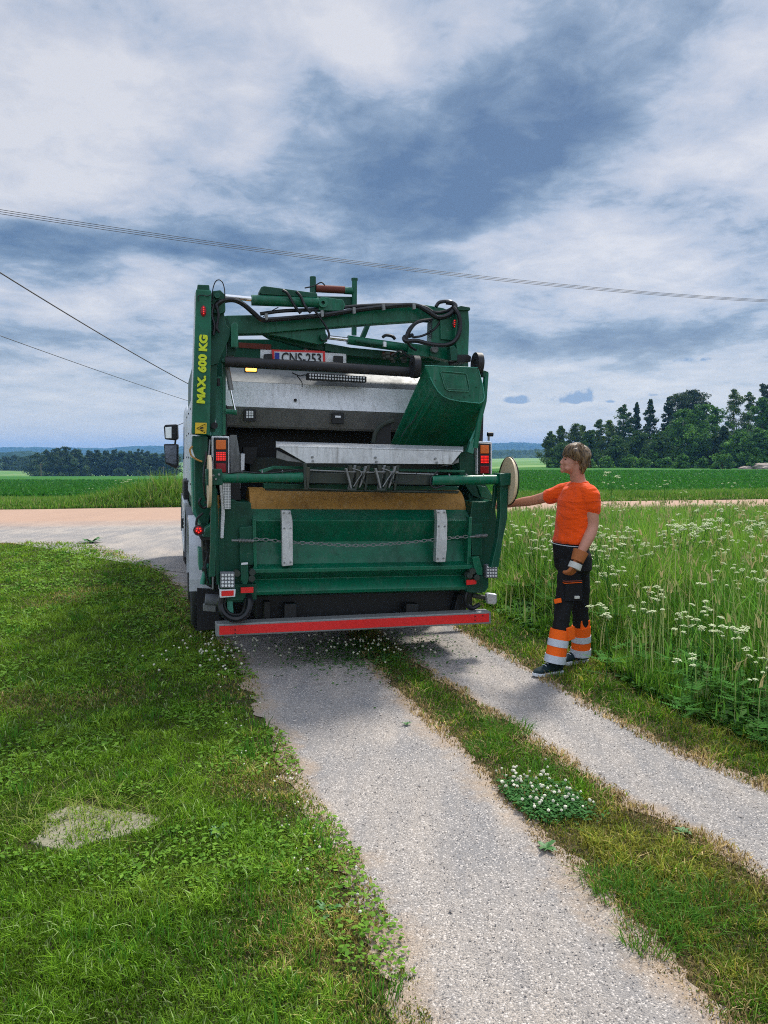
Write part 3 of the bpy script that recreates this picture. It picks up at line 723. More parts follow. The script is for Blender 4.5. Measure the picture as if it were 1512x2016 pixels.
# --- hopper interior
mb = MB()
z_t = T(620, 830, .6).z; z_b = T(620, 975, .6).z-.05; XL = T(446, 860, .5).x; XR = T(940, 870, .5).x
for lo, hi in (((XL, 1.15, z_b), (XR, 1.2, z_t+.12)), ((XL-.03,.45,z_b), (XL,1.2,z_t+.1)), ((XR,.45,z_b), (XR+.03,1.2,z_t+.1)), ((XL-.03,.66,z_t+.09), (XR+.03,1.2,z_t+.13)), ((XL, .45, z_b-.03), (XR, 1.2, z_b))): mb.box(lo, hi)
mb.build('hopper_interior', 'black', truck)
plate('interior_frame', [(452,856),(466,856),(474,905),(474,962),(454,962)], .55, .1, 'gsteel'); plate('interior_plate', [(474,893),(482,893),(481,926),(474,926)], .5, .04, 'steel')
plate('interior_packer', [(490,900),(920,905),(915,935),(492,930)], .9, .15, 'dirty'); plate('interior_lug', [(478,880),(508,880),(505,900),(498,915),(480,912)], .8, .08, 'black')
hose('interior_link', [(735,872),(740,850),(755,835),(775,828)], .35, 5, 'dirty'); plate('interior_lug', [(735,875),(742,850),(770,832),(770,876)], .40, .05, 'black')
# --- steel upper shield
xa = T(444, 790, .5).x; xb = T(930, 800, .5).x
extr([(732,.72),(758,.55)], 620, xa, xb, 'shield_top', 'gsteel', th=.02, bevel=0)
extr([(758.4,.549),(806,.50)], 620, xa, xb, 'shield_panel', 'steel', th=.02, bevel=0)
shl = extr([(806.4,.50),(842,.60),(846,.62)], 620, xa, xb, 'shield_skirt', 'gsteel', th=.02, bevel=0)
for (x0, y0, x1, y1) in ((480,806,504,829),(654,812,677,834)):
    o = plate('recess_light', [(x0,y0),(x1,y0+.6),(x1,y1+.6),(x0,y1)], .495, .03, 'black')
    if x0 < 500:
        mb = MB(); 
        for a in range(3):
            for b in range(3): mb.box(T(x0+5+a*5, y0+7+b*5-2.2, .49)-Vector((0,0,rp(2.0))), T(x0+5+a*5+3.6, y0+7+b*5-2.2, .49)+Vector((0,.01,rp(2.0))))
        mb.build('light_cell', 'ledglass', o)
    else:
        mb = MB(); mb.box(T(660,822,.49), T(671,818.6,.49)+Vector((0,.01,0))); mb.build('light_cell', 'ledglass', o)
mb = MB(); c = T(581,788,.52); mb.tube([c-Vector((0,.02,0)), c], rp(3.2), 14); mb.build('drain_hole', 'blackink', truck)
lb = plate('led_bar', [(605,734),(722,741),(722,753),(605,747)], .42, .08, 'black', bevel=.006)
mb = MB()
for a in range(20):
    for b in range(2):
        c = T(611+a*5.55, 737.5+a*.33+b*5.6, .418); mb.tube([c, c+Vector((0,.01,0))], rp(2.1), 8)
mb.build('led_lens', 'ledglass', lb)
bc = plate('beacon', [(482,722),(507,723),(507,733),(482,732)], .30, .06, 'black'); plate('beacon_lens', [(484,724),(505,724.5),(505,731),(484,730.5)], .29, .02, 'orange_lit', bc, bevel=.004)
hose('cable', [(575,734),(590,740),(600,738),(606,742)], .4, 1.2); hose('cable', [(585,740),(594,752),(595,762)], .45, 1.0)
# --- upper black roll bar and end wheels
tubeT('crash_roller', [(443,712),(640,722),(812,733)], .10, 10, 'rubber', seg=22)
for x, y in ((817,722),(940,716)):
    c = T(x, y, .02); o = MB().disc(c, (1,0,0), rp(23), .05, 32, rin=rp(9)).build('guide_wheel', 'rubber', truck, smooth=True)
    MB().disc(c, (1,0,0), rp(9.5), .035, 16).build('hub', 'black', o, smooth=True)
# --- tipping chute (green box with rounded corners)
FP = [(836,720),(941,724),(950,758),(954,782),(951,790),(944,794),(905,790),(885,786),(872,780),(862,770),(854,757),(846,742)]
BP = [(765,880),(905,880),(922,882),(930,884),(930,888),(926,893),(880,890),(850,888),(832,886),(812,882),(792,884),(778,884)]
chute = MB().prism(on(FP, -.05), on(BP, .52)).build('tipping_chute', 'green', truck, bevel=.012)
tubeT('chute_rim', [p for p in FP], -.05, 1.3, 'pgreen', chute)
wf = [(867,733),(871,731),(915,735),(919,738),(925,766),(922,771),(883,769),(877,765)]
MB().tube(on(wf, -.056), rp(1.3), 8, close=True).build('chute_window_frame', 'green', chute, smooth=True)
MB().prism(on([(870,735),(916,739),(922,767),(881,766)], -.053), on([(870,735),(916,739),(922,767),(881,766)], -.045)).build('chute_window', 'green', chute)
bolts([(877,777),(890,780),(915,781),(926,778),(905,790-4),(858,748),(938,762)], -.054, 'dgreen', chute, 1.3, name='rivet')
hose('cable', [(790,860),(800,843),(815,828),(822,810)], .1, .8)
tubeT('chute_arm', [(957,735),(953,790),(943,830),(936,882)], .02, 5.5, 'green'); tubeT('chute_link', [(944,830),(926,870)], .06, 3, 'pgreen'); plate('chute_bracket', [(950,728),(962,732),(961,742),(952,742)], .0, .06, 'dgreen')
# --- left mast with lettering
mast = plate('crane_mast', [(386,569),(416,571),(416,640),(413,857),(377,854),(384,640)], .02, .22, 'green', bevel=.008)
plate('mast_head', [(389,560),(412,561),(413,573),(388,572)], .03, .2, 'dgreen', mast); plate('mast_edge', [(384,575),(386.5,575),(378.5,854),(375,854)], .03, .18, 'white', mast, bevel=.002)
def lampT(name, x, y, rx, ry, f, parent, mat='redlit'):
    c = T(x, y, f); mb = MB().sphere(c, rp(rx), .012, rp(ry), 16, 10); o = mb.build(name, mat, parent, smooth=True); return o
o = lampT('marker_lamp', 400.5, 612.5, 5.5, 10.5, .02, mast, 'dred')
mb = MB()
for yy in (605,609,613,617): c = T(401, yy, .004); mb.tube([c, c+Vector((0,.006,0))], rp(1.2), 6)
mb.build('lamp_led', 'redlit', mast)
# lettering runs up the mast
pA = T(395, 794, .012); pB = T(400.5, 659, .012); mid = (pA+pB)/2; rd = (pB-pA); Ln = rd.length; rd.normalize(); nrm = Vector((0,-1,0)); upv = nrm.cross(rd)
M4 = Matrix.Translation(mid) @ Matrix((( rd.x, upv.x, nrm.x),(rd.y, upv.y, nrm.y),(rd.z, upv.z, nrm.z))).to_4x4()
tx = text('lettering', 'MAX. 600 KG', 'yellowink', .10, M4, mast, bold=.0060)
xs_ = [v.co.dot(rd) for v in tx.data.vertices]; sc_ = Ln/(max(xs_)-min(xs_)); cm = mid
ux = [(v.co-cm).dot(upv) for v in tx.data.vertices]; hh = max(ux)-min(ux); sy_ = rp(16.5)/hh
x_mid = sum((max((v.co-cm).dot(rd) for v in tx.data.vertices), min((v.co-cm).dot(rd) for v in tx.data.vertices)))/2; u_mid = (max(ux)+min(ux))/2
for v in tx.data.vertices:
    q = v.co-cm; a = (q.dot(rd)-x_mid)*sc_; b = (q.dot(upv)-u_mid)*sy_; c = q.dot(nrm); v.co = cm+rd*a+upv*b+nrm*c
st = plate('warning_sticker', [(384.5,832),(407,832.5),(406,854),(384,853.5)], .008, .01, 'sticker' if 'sticker' in MAT else 'yellowink', mast, bevel=0)
MAT['sticker'] = painted('sticker_yellow', (.75,.50,.03), damt=.2, rough=.5); st.data.materials[0] = MAT['sticker']
mb = MB(); tri = [T(387.5,843,.006), T(404,834.5,.006), T(403.5,852,.006)]; mb.tube(tri, rp(.9), 4, close=True)
mb.prism(on([(393,842),(400,840),(401,843),(394,845)], .004), on([(393,842),(400,840),(401,843),(394,845)], .008)); mb.prism(on([(395,846),(401,846),(401,847.6),(395,847.6)], .004), on([(395,846),(401,846),(401,847.6),(395,847.6)], .008))
mb.build('warning_symbol', 'blackink', st)
plate('mast_foot', [(379,858),(409,860),(408,905),(400,912),(385,900),(378,880)], .06, .18, 'dgreen', mast)
hose('mast_hook', [(379,878),(374,886),(377,897),(386,904),(398,909)], .03, 1.8, 'yellow')
plate('mast_lug', [(417,573),(434,571),(443,580),(444,612),(430,620),(417,612)], .10, .10, 'dgreen'); c = T(427,583,.08); MB().disc(c, (0,1,0), rp(5), .06, 16).build('lug_pin', 'dgreen', truck, smooth=True)
plate('mast_web', [(415,612),(440,612),(446,640),(455,650),(452,665),(440,690),(430,715),(414,720)], .14, .12, 'dgreen'); plate('mast_web', [(414,718),(428,718),(424,850),(412,850)], .16, .10, 'dgreen')
hose('wire_loop', [(418,592),(419,570),(424,555),(431,551),(438,556),(442,570),(443,590)], .08, 1.0)
hose('cable', [(391,592),(390,584),(396,581),(408,583),(416,580)], .0, .9)
hose('hose_bundle', [(420,600),(417,620),(422,640),(420,660)], .08, 3.2); hose('hose_bundle', [(426,600),(430,620),(427,645),(432,655)], .08, 2.6)
# --- main boom
boom = plate('crane_boom', [(433,623),(447,621),(500,620),(520,630),(640,616),(760,604),(838,600),(872,606),(900,616),(900,642),(868,632),(842,630),(735,637),(640,645),(518,656),(460,657),(444,655),(432,640)], .30, .13, 'green', bevel=.006)
c = T(440,637,.28); MB().disc(c, (0,1,0), rp(11), .08, 20).build('boom_pivot', 'dgreen', truck, smooth=True)
plate('boom_gusset', [(514,655),(640,647),(645,672),(628,678),(560,664)], .34, .07, 'green'); c = T(636,664,.30); MB().disc(c, (0,1,0), rp(7), .08, 18).build('boom_pin', 'dgreen', truck, smooth=True)
plate('lower_boom', [(514,654),(545,652),(640,676),(640,690),(600,684),(530,664)], .45, .10, 'dgreen')
plate('boom_prong', [(455,640),(459,635),(466,635),(469,640),(469,683),(455,683)], .10, .08, 'green'); plate('boom_prong', [(447,655),(456,650),(456,684),(468,684),(462,700),(447,700)], .20, .10, 'dgreen')
# top cylinder
tubeT('cylinder_rod', [(436,583),(498,589)], .24, 5, 'chrome'); tubeT('hydraulic_cylinder', [(495,591),(626,596)], .24, 10.5, 'green')
plate('boom_shelf', [(514,565),(520,563),(624,577),(626,586),(516,579),(511,576)], .22, .2, 'dgreen')
plate('boom_lug', [(626,588),(636,584),(660,588),(675,590),(680,600),(676,612),(628,611)], .22, .10, 'green'); c = T(635,597,.21); MB().disc(c, (0,1,0), rp(9), .05, 20, rin=rp(4)).build('lug_eye', 'green', truck, smooth=True)
for p in ([(556,571),(566,578),(580,602),(592,617)], [(583,574),(592,584),(600,602),(612,616)]): hose('hose', p, .18, 3.0)
tubeT('roof_post', [(616,545),(616,580)], .9, 7, 'dgreen'); tubeT('roof_post', [(698,551),(697,660)], .9, 6, 'green'); tubeT('post_cap', [(698,548),(698,552)], .9, 7.5, 'dgreen')
tubeT('roof_cylinder', [(622,568),(678,571)], .9, 8.5, 'rust'); tubeT('roof_cylinder', [(678,572),(694,573)], .9, 8, 'green')
plate('roof_rail', [(624,583),(700,584),(700,600),(660,600),(624,592)], .92, .08, 'dgreen'); plate('roof_strut', [(722,636),(731,636),(720,664),(710,664)], .8, .06, 'dgreen')
hose('hose', [(600,567),(618,563),(632,556),(640,562)], .6, 1.5); hose('hose', [(518,624),(535,612),(548,605)], .3, 1.0)
# boom hoses
hose('hose_bundle', [(424,606,.1),(430,597,.1),(445,591,.12),(462,591,.14),(480,600,.18),(500,617,.2),(515,629,.22),(535,629,.22),(600,624,.22),(640,620,.22),(700,611,.22),(760,604,.22),(815,601,.22),(840,612,.2),(862,625,.2),(884,620,.2),(896,606,.2),(893,598,.22),(878,595,.24)], .2, 5.0)
hose('hose_bundle', [(512,618,.24),(560,612,.24),(640,609,.24),(700,603,.24),(770,600,.24),(830,603,.24),(855,615,.24),(880,612,.24),(893,603,.24),(886,594,.24),(866,595,.26),(858,604,.26)], .2, 3.8)
hose('hose_bundle', [(892,604,.12),(903,620,.1),(906,645,.1),(898,668,.1),(880,679,.1),(850,678,.12),(820,671,.14),(800,672,.16),(796,664,.2),(812,660,.24)], .2, 4.5)
hose('hose', [(850,629,.24),(822,634,.22),(808,648,.2),(800,668,.2),(806,672,.2)], .2, 4.0); hose('hose', [(836,630,.24),(812,640,.2),(800,660,.2),(806,680,.2),(820,690,.2)], .2, 2.6)
hose('hose', [(868,630),(858,645),(845,655),(828,662),(812,664)], .22, 2.4); hose('hose', [(620,612),(640,640),(648,660),(641,670)], .2, 2.2)
hose('hose_bundle', [(753,664),(760,660),(772,662),(778,668)], .5, 3.5)
mb = MB()
for i in range(9): c = T(847, 632+i*4.0, .2); mb.tube([c+Vector((math.cos(q*math.pi/4), 0, math.sin(q*math.pi/4)*.4))*rp(4.5) for q in range(8)], rp(.7), 5, close=True)
mb.build('coil_cable', 'hose', truck, smooth=True)
for x, y in ((524,623),(634,617),(697,611),(755,604),(815,602)): plate('hose_clip', [(x-2.5,y-6),(x+3,y-6),(x+4,y+6),(x-1,y+7)], .17, .03, 'gsteel', bevel=.002)
# right column
plate('boom_tip', [(850,632),(866,628),(904,640),(906,705),(897,712),(868,706),(848,700)], .22, .12, 'green'); tipc = plate('tip_column', [(904,606),(922,604),(924,640),(922,706),(902,708),(896,660)], .12, .18, 'green')
plate('column_cap', [(901,604),(908,602),(926,605),(926,611),(903,611)], .10, .22, 'dgreen', tipc); plate('tip_face', [(867,630),(895,622),(900,650),(896,670),(868,668)], .20, .03, 'green')
lampT('marker_lamp', 895, 637, 4.5, 9, .17, truck, 'dred'); mb = MB()
for yy in (631,635,639,643): c = T(895.5, yy, .158); mb.tube([c, c+Vector((0,.006,0))], rp(1.1), 6)
mb.build('lamp_led', 'redlit', truck)
c = T(855,688,.2); MB().disc(c, (0,1,0), rp(7), .05, 18).build('boom_pin', 'gsteel', truck, smooth=True)
plate('tip_lug', [(886,682),(894,680),(902,690),(900,710),(888,709)], .08, .08, 'dgreen'); plate('tip_shoe', [(896,698),(922,698),(928,702),(927,712),(900,714)], .10, .2, 'black')
tubeT('cylinder_rod', [(645,664),(688,669)], .32, 4.5, 'chrome'); tubeT('hydraulic_cylinder', [(684,669),(808,686)], .32, 9.5, 'green'); tubeT('hydraulic_pipe', [(700,671),(730,676),(752,678)], .26, 3, 'dgreen')
plate('cylinder_block', [(805,675),(846,680),(845,703),(804,697)], .26, .14, 'green'); plate('hose_clip', [(755,672),(761,673),(761,683),(755,682)], .25, .03, 'steel', bevel=.002)
plate('lower_boom', [(640,675),(690,684),(800,694),(870,706),(870,713),(690,700),(640,690)], .42, .12, 'dgreen')
mb = MB()
rr_ = random.Random(4)
for i in range(22): 
    x = rr_.uniform(755,800); y = rr_.uniform(694,712); c = T(x, y, rr_.uniform(.25,.35)); s = rp(rr_.uniform(2,5)); mb.box(c-Vector((s,s,s*.6)), c+Vector((s,s,s*.6)))
mb.build('valve_block', 'dirty', truck, bevel=.002)
hose('hose', [(770,700),(790,690),(800,700),(815,708)], .25, 2)
# tailgate roof board, reflector, plate
plate('roof_board', [(440,668),(560,668),(700,690),(700,722),(440,712)], .80, .08, 'dgreen'); plate('roof_board', [(640,690),(905,706),(905,740),(640,722)], .60, .08, 'dgreen')
plate('red_panel', [(470,674),(534,678),(534,689),(470,684)], .79, .02, 'rust', bevel=0); plate('red_panel', [(754,692),(778,694),(778,700),(754,698)], .40, .02, 'rust', bevel=0)
pb = plate('plate_board', [(513,688),(560,690),(682,696),(682,716),(640,716),(513,710)], .42, .03, 'steel')
plt = plate('number_plate', [(535,688),(640,691),(641,722),(537,718)], .40, .02, 'red', bevel=.003); plate('plate_face', [(540,692),(635,695),(636,719),(541,716)], .396, .01, 'white', plt, bevel=0)
plate('plate_band', [(541,694),(550,694.4),(550.5,716),(541.5,715.6)], .392, .008, 'blueink', plt, bevel=0)
pm = T(594, 706.5, .388); pr_ = (T(634,708,.388)-T(554,705.5,.388)); W0 = pr_.length; pr_.normalize(); nr = Vector((0,-1,0)); pu = nr.cross(pr_)
M4 = Matrix.Translation(pm) @ Matrix(((pr_.x,pu.x,nr.x),(pr_.y,pu.y,nr.y),(pr_.z,pu.z,nr.z))).to_4x4()
tx = text('plate_number', 'CNS-253', 'blackink', .12, M4, plt, sx=.80, bold=.0015, th=.001)
ex = [(v.co-pm).dot(pr_) for v in tx.data.vertices]; k_ = W0*.97/(max(ex)-min(ex))
for v in tx.data.vertices: q = v.co-pm; v.co = pm+pr_*(q.dot(pr_)*k_)+pu*q.dot(pu)+nr*q.dot(nr)
plate('rear_plate_lamp', [(520,697),(536,696),(536,707),(520,706)], .36, .05, 'black'); plate('camera_housing', [(658,700),(676,701),(676,716),(658,716)], .34, .05, 'black')
plate('roof_fitting', [(596,676),(610,676),(606,690),(600,690)], .5, .04, 'gsteel')
# left slim posts, gas strut
plate('tailgate_edge', [(438,706),(445,706),(444,856),(438,856)], .22, .06, 'green'); plate('tailgate_edge', [(424,742),(438,742),(438,858),(414,858)], .30, .10, 'pgreen')
tubeT('gas_strut', [(447,722),(455,768)], .2, 5, 'gsteel'); tubeT('gas_strut', [(454,766),(463,808)], .2, 2.4, 'chrome'); tubeT('strut_stub', [(444,810),(466,812)], .2, 5, 'green')
tubeT('hose_rod', [(418,752),(421,800),(424,832)], .18, 1.8, 'chrome'); tubeT('hose_rod', [(429,745),(430,760)], .18, 4, 'black')
c = T(422,838,.15); MB().disc(c, (0,1,0), rp(6.5), .06, 18).build('pivot_knob', 'black', truck, smooth=True)
plate('strut_bracket', [(437,706),(452,704),(454,712),(437,713)], .1, .1, 'dgreen')
# tail lamps
def taillamp(x0, y0, x1, y1, f, lens, dw):
    o = plate('tail_lamp', [(x0,y0),(x1,y0+1),(x1,y1),(x0,y1)], f, .10, 'black', bevel=.008)
    plate('lamp_guard', [(x0-4,y0-3),(x1+2,y0-2),(x1+2,y0+3),(x0,y0+3),(x0,y1),(x0-4,y1)], f+.02, .12, 'steel', o, bevel=.003); plate('lamp_guard', [(x1,y0),(x1+2.5,y0),(x1+2.5,y1),(x1,y1)], f+.02, .12, 'steel', o, bevel=.002)
    for (a, b, mt) in lens:
        l = plate('lens', [(x0+dw,a),(x1-dw,a+.4),(x1-dw,b),(x0+dw,b)], f-.008, .02, mt, o, bevel=.006)
    a, b, _ = lens[1]; mb = MB()
    for i in range(6):
        for j in range(5):
            c = T(x0+dw+2+(x1-x0-2*dw-4)*i/5, a+2.5+(b-a-5)*j/4, f-.012); mb.box(c-Vector((rp(.9),0,rp(.9))), c+Vector((rp(.9),.01,rp(.9))))
    mb.build('lamp_led', 'redlit', o)
taillamp(421, 861, 449, 932, .12, ((866,885,'orange_lens'),(889,908,'dred'),(912,930,'dred')), 4)
taillamp(943, 872, 966, 934, .36, ((876,893,'orange_lens'),(896,913,'dred'),(917,932,'dred')), 3)
plate('lamp_bracket', [(928,862),(936,866),(932,894),(920,890)], .3, .05, 'pgreen'); tubeT('horn', [(962,868),(962,857)], .35, 2.5, 'gsteel'); tubeT('horn', [(960,855),(970,855)], .35, 5, 'black')
plate('cheek_upper', [(905,880),(925,872),(945,935),(975,985),(950,984),(930,975),(905,940)], .42, .2, 'dgreen'); plate('cheek_upper', [(446,935),(470,935),(475,985),(455,985),(446,985)], .3, .2, 'black')
plate('cheek_upper', [(940,955),(956,958),(974,985),(960,982),(948,978)], .25, .05, 'green')
plate('tread_plate', [(438,950),(454,950),(454,1002),(442,1002)], .04, .02, 'tread', bevel=0) if 'tread' in MAT else None
def m_tread(t, out):
    tcn = nd(t, 'ShaderNodeTexCoord'); v = nd(t, 'ShaderNodeTexChecker', {'Vector': nd(t, 'ShaderNodeMapping', {'Vector': tcn.outputs['Object'], 'Rotation': (0,R(45),0)}).outputs[0], 'Scale': 70})
    b = nd(t, 'ShaderNodeBsdfPrincipled', {'Base Color': mixc(t, v.outputs['Fac'], (.30,.32,.34,1), (.65,.67,.70,1)), 'Roughness': .4, 'Metallic': .5}); t.links.new(b.outputs[0], out.inputs[0])
MAT['tread'] = flat_mat('tread_plate', m_tread)
plate('tread_plate', [(438,950),(454,950),(454,1002),(442,1002)], .04, .02, 'tread', bevel=0)
plate('corner_strip', [(432,950),(438,950),(443,1010),(440,1060),(434,1060),(436,1000)], .05, .05, 'steel')
# --- lower lights
for (x0, y0, w_, h_, f) in ((434,1127,28,31,-.05), (957,1112,23,26,.0)):
    o = plate('work_light', [(x0,y0),(x0+w_,y0),(x0+w_,y0+h_),(x0,y0+h_)], f, .06, 'grey', bevel=.006); mb = MB()
    for i in range(4):
        for j in range(4): c = T(x0+w_*(.16+.225*i), y0+h_*(.16+.225*j), f-.004); mb.tube([c-Vector((0,.004,0)), c+Vector((0,.01,0))], rp(2.5*w_/28), 8)
    mb.build('led_lens', 'ledglass', o)
o = plate('reflector', [(432,1161),(464,1160),(463,1175),(433,1177)], -.04, .03, 'steel', bevel=.003); plate('reflector_face', [(436,1163.5),(460,1162.5),(460,1172.5),(436,1174)], -.045, .01, 'red', o, bevel=0)
plate('reflector', [(474,1157),(499,1156),(499,1167),(474,1168)], -.02, .02, 'red', bevel=.002); plate('reflector', [(919,1142),(938,1141),(938,1150),(919,1152)], -.02, .02, 'red', bevel=.002)
plate('lamp_mount', [(430,1150),(505,1150),(505,1180),(440,1184)], .05, .08, 'dgreen'); plate('lamp_mount', [(915,1136),(962,1134),(962,1156),(955,1166),(920,1165)], .05, .08, 'dgreen')
# hinge hooks
plate('hinge_hook', [(474,1108),(488,1107),(490,1140),(486,1150),(478,1150),(474,1140)], -.03, .06, 'dgreen'); plate('hinge_hook', [(930,1098),(943,1095),(950,1120),(950,1132),(940,1132),(934,1118)], -.03, .06, 'green')
for (x, y) in ((496,1126),(495,1138),(466,1128),(928,1124),(936,1136),(922,1132)):
    c = T(x, y, .0); MB().disc(c, (0,1,0), rp(6.5), .08, 14).build('hinge_pin', 'dirty', truck, smooth=True, bevel=.003)
mb = MB(); mb.prism(on([(475,1108),(488,1107),(488,1111),(475,1112)], -.04), on([(475,1108),(488,1107),(488,1111),(475,1112)], .0)); mb.build('hook_cap', 'steel', truck)
# bottom hoses
hose('hose_bundle', [(438,1172,.0),(434,1190,.0),(440,1208,-.02),(455,1218,-.02),(472,1218,-.02),(486,1208,-.02),(492,1190,.0),(490,1172,.05)], 0, 6.5); hose('hose', [(444,1176),(442,1192),(452,1207),(470,1210),(480,1200),(484,1178)], .04, 3)
hose('hose_bundle', [(920,1166),(917,1180),(920,1192),(930,1197),(944,1190)], .1, 5); plate('drop_bracket', [(935,1160),(958,1152),(955,1164),(940,1168)], .08, .05, 'gsteel')
plate('corner_buffer', [(958,1170),(963,1168),(979,1170),(979,1187),(974,1191),(961,1189)], .05, .05, 'alu', bevel=.01); tubeT('buffer_arm', [(930,1172),(962,1178)], .12, 5, 'dirty')
plate('lower_frame', [(448,1182),(458,1182),(462,1232),(450,1232)], .06, .08, 'pgreen'); plate('lower_frame', [(520,1185),(532,1185),(532,1232),(520,1232)], .20, .08, 'black'); plate('lower_frame', [(902,1170),(912,1170),(905,1205),(893,1206)], .2, .1, 'black')
# --- left flank: body side, hoses, wheels, cab
W2 = 1.25
def z_at(px, py, f): return T(px, py, f).z
body = MB().box((-1.19, 1.25, 1.02), (1.19, 5.30, 2.72)).build('body', 'dgreen', truck, bevel=.03)
tg = MB(); prof_ = [(.30,1.02),(.30,1.15),(.45,1.35),(.62,1.95),(.72,2.62),(1.24,2.70),(1.24,1.02)]
for sx_ in (-1, 1): MB().prism([(sx_*1.20,a,b) for a,b in prof_], [(sx_*1.14,a,b) for a,b in prof_]).build('tailgate_side', 'dgreen', truck, bevel=.008)
for sx_ in (-1, 1):
    MB().box((min(sx_*1.205,sx_*1.192),1.0,1.22),(max(sx_*1.205,sx_*1.192),5.28,2.30)).build('side_panel', 'white', truck, bevel=.004)
    for y in (1.15,2.1,3.1,4.1,5.1):
        for z in (1.35, 1.65, 1.95, 2.2): MB().tube([(sx_*1.203,y,z),(sx_*1.215,y,z)], .012, 6).build('rivet', 'black', truck)
MB().box((-.42,.5,.62),(.42,7.6,.95)).build('chassis', 'black', truck, bevel=.01)
# cab
cabz = z_at(375, 797, 5.75)
cabm = MB(); cp_ = [(5.55,.62),(5.55,cabz-.10),(5.70,cabz),(7.2,cabz+.02),(7.55,cabz-.5),(7.72,1.55),(7.75,.55)]
cabm.prism([(-1.22,a,b) for a,b in cp_], [(1.22,a,b) for a,b in cp_]); cab = cabm.build('cab', 'white', truck, bevel=.06)
for sx_ in (-1,1): MB().box((sx_*1.225-.006,6.45,1.62),(sx_*1.225+.006,7.25,cabz-.3)).build('side_window', 'mirror', cab); 
MB().box((-1.24,5.6,.62),(-1.2,7.6,1.0)).build('cab_step', 'black', cab, bevel=.01)
# mirrors (left)
fm = 7.35
hd = MB(); A_ = on([(322,839),(326,836),(349,835),(350,864),(344,867),(324,865)], fm); hd.prism(A_, [p+Vector((.02,.14,0)) for p in A_]); mr = hd.build('mirror', 'black', truck, bevel=.02)
plate('mirror_glass', [(325,841),(338,840),(338,863),(326,863)], fm-.006, .01, 'lens_clear', mr, bevel=.004)
hd = MB(); A_ = on([(322,874),(350,874),(350,919),(346,922),(325,913)], fm); hd.prism(A_, [p+Vector((.02,.14,0)) for p in A_]); mr = hd.build('mirror', 'black', truck, bevel=.02)
plate('mirror_glass', [(324,877),(348,877),(348,916),(326,910)], fm-.006, .01, 'mirror', mr, bevel=.004)
hose('mirror_arm', [(348,838),(358,834),(364,831),(372,828)], fm+.05, 1.3, 'black'); hose('mirror_arm', [(345,845),(346,860),(344,880)], fm+.03, 4, 'black'); hose('mirror_arm', [(335,917),(350,924),(360,930),(372,934)], fm+.05, 1.6, 'black')
# wheels
def wheel(x, y, rad, wd, zoff):
    o = MB(); c = Vector((x, y, rad+zoff))
    prof = [(rad*.56,-.5),(rad*.86,-.52),(rad*.97,-.42),(rad,-.3),(rad,.3),(rad*.97,.42),(rad*.86,.52),(rad*.56,.5)]
    vs = []; sg = 40
    for k in range(sg):
        a = 2*math.pi*k/sg
        for r_, w_ in prof: vs.append(c+Vector((w_*wd, math.cos(a)*r_, math.sin(a)*r_)))
    m_ = len(prof); fs = [(k*m_+j, k*m_+(j+1)%m_, ((k+1)%sg)*m_+(j+1)%m_, ((k+1)%sg)*m_+j) for k in range(sg) for j in range(m_)]
    o.add(vs, fs)
    for k in range(sg):
        a = 2*math.pi*(k+.5)/sg; d = Vector((0, math.cos(a), math.sin(a))); e = Vector((0, -math.sin(a), math.cos(a)))
        p = c+d*rad*.99; o.prism([p-e*.02+Vector((-wd*.4,0,0)), p+e*.02+Vector((-wd*.4,0,0)), p+e*.02+Vector((wd*.4,0,0)), p-e*.02+Vector((wd*.4,0,0))], [q+d*.014 for q in (p-e*.02+Vector((-wd*.4,0,0)), p+e*.02+Vector((-wd*.4,0,0)), p+e*.02+Vector((wd*.4,0,0)), p-e*.02+Vector((wd*.4,0,0)))])
    w = o.build('wheel', 'rubber', truck, smooth=True)
    MB().tube([c+Vector((-wd*.3,0,0)), c+Vector((wd*.3,0,0))], rad*.57, 28).build('rim', 'white', w, smooth=True)
    sx_ = 1 if x > 0 else -1; MB().tube([c+Vector((sx_*wd*.25,0,0)), c+Vector((sx_*wd*.52,0,0))], [rad*.28, rad*.18], 18).build('hub', 'gsteel', w, smooth=True)
for y in (1.75, 3.05, 6.35):
    for sx_ in (-1, 1):
        wheel(sx_*1.075, y, .50, .30, -.024*sx_*-1 if False else (.024 if sx_ > 0 else -.024))
        if y < 6: wheel(sx_*.74, y, .50, .28, (.016 if sx_ > 0 else -.016))
# mudguards
def fender(y, sx_, mat, r0=.56, w0=.94, w1=1.262, a0=-5, a1=185):
    mb = MB(); pts = [(y-math.cos(R(a0+(a1-a0)*k/18))*r0, .5+math.sin(R(a0+(a1-a0)*k/18))*r0) for k in range(19)]
    pin = [(y-math.cos(R(a0+(a1-a0)*k/18))*(r0+.035), .5+math.sin(R(a0+(a1-a0)*k/18))*(r0+.035)) for k in range(19)]
    for k in range(18):
        q = [pts[k], pts[k+1], pin[k+1], pin[k]]; mb.prism([(sx_*w0,a,b) for a,b in q], [(sx_*w1,a,b) for a,b in q])
    return mb.build('mudguard', mat, truck, smooth=False, merge=True)
for y in (1.75, 3.05, 6.35):
    for sx_ in (-1, 1): fender(y, sx_, 'grey' if y > 2 else 'white')
plate('mud_flap', [(388,1158),(432,1160),(432,1238),(388,1242)], .98, .02, 'rubber', bevel=.002); plate('mud_flap', [(880,1165),(930,1160),(930,1195),(880,1200)], 1.05, .02, 'rubber', bevel=.002)
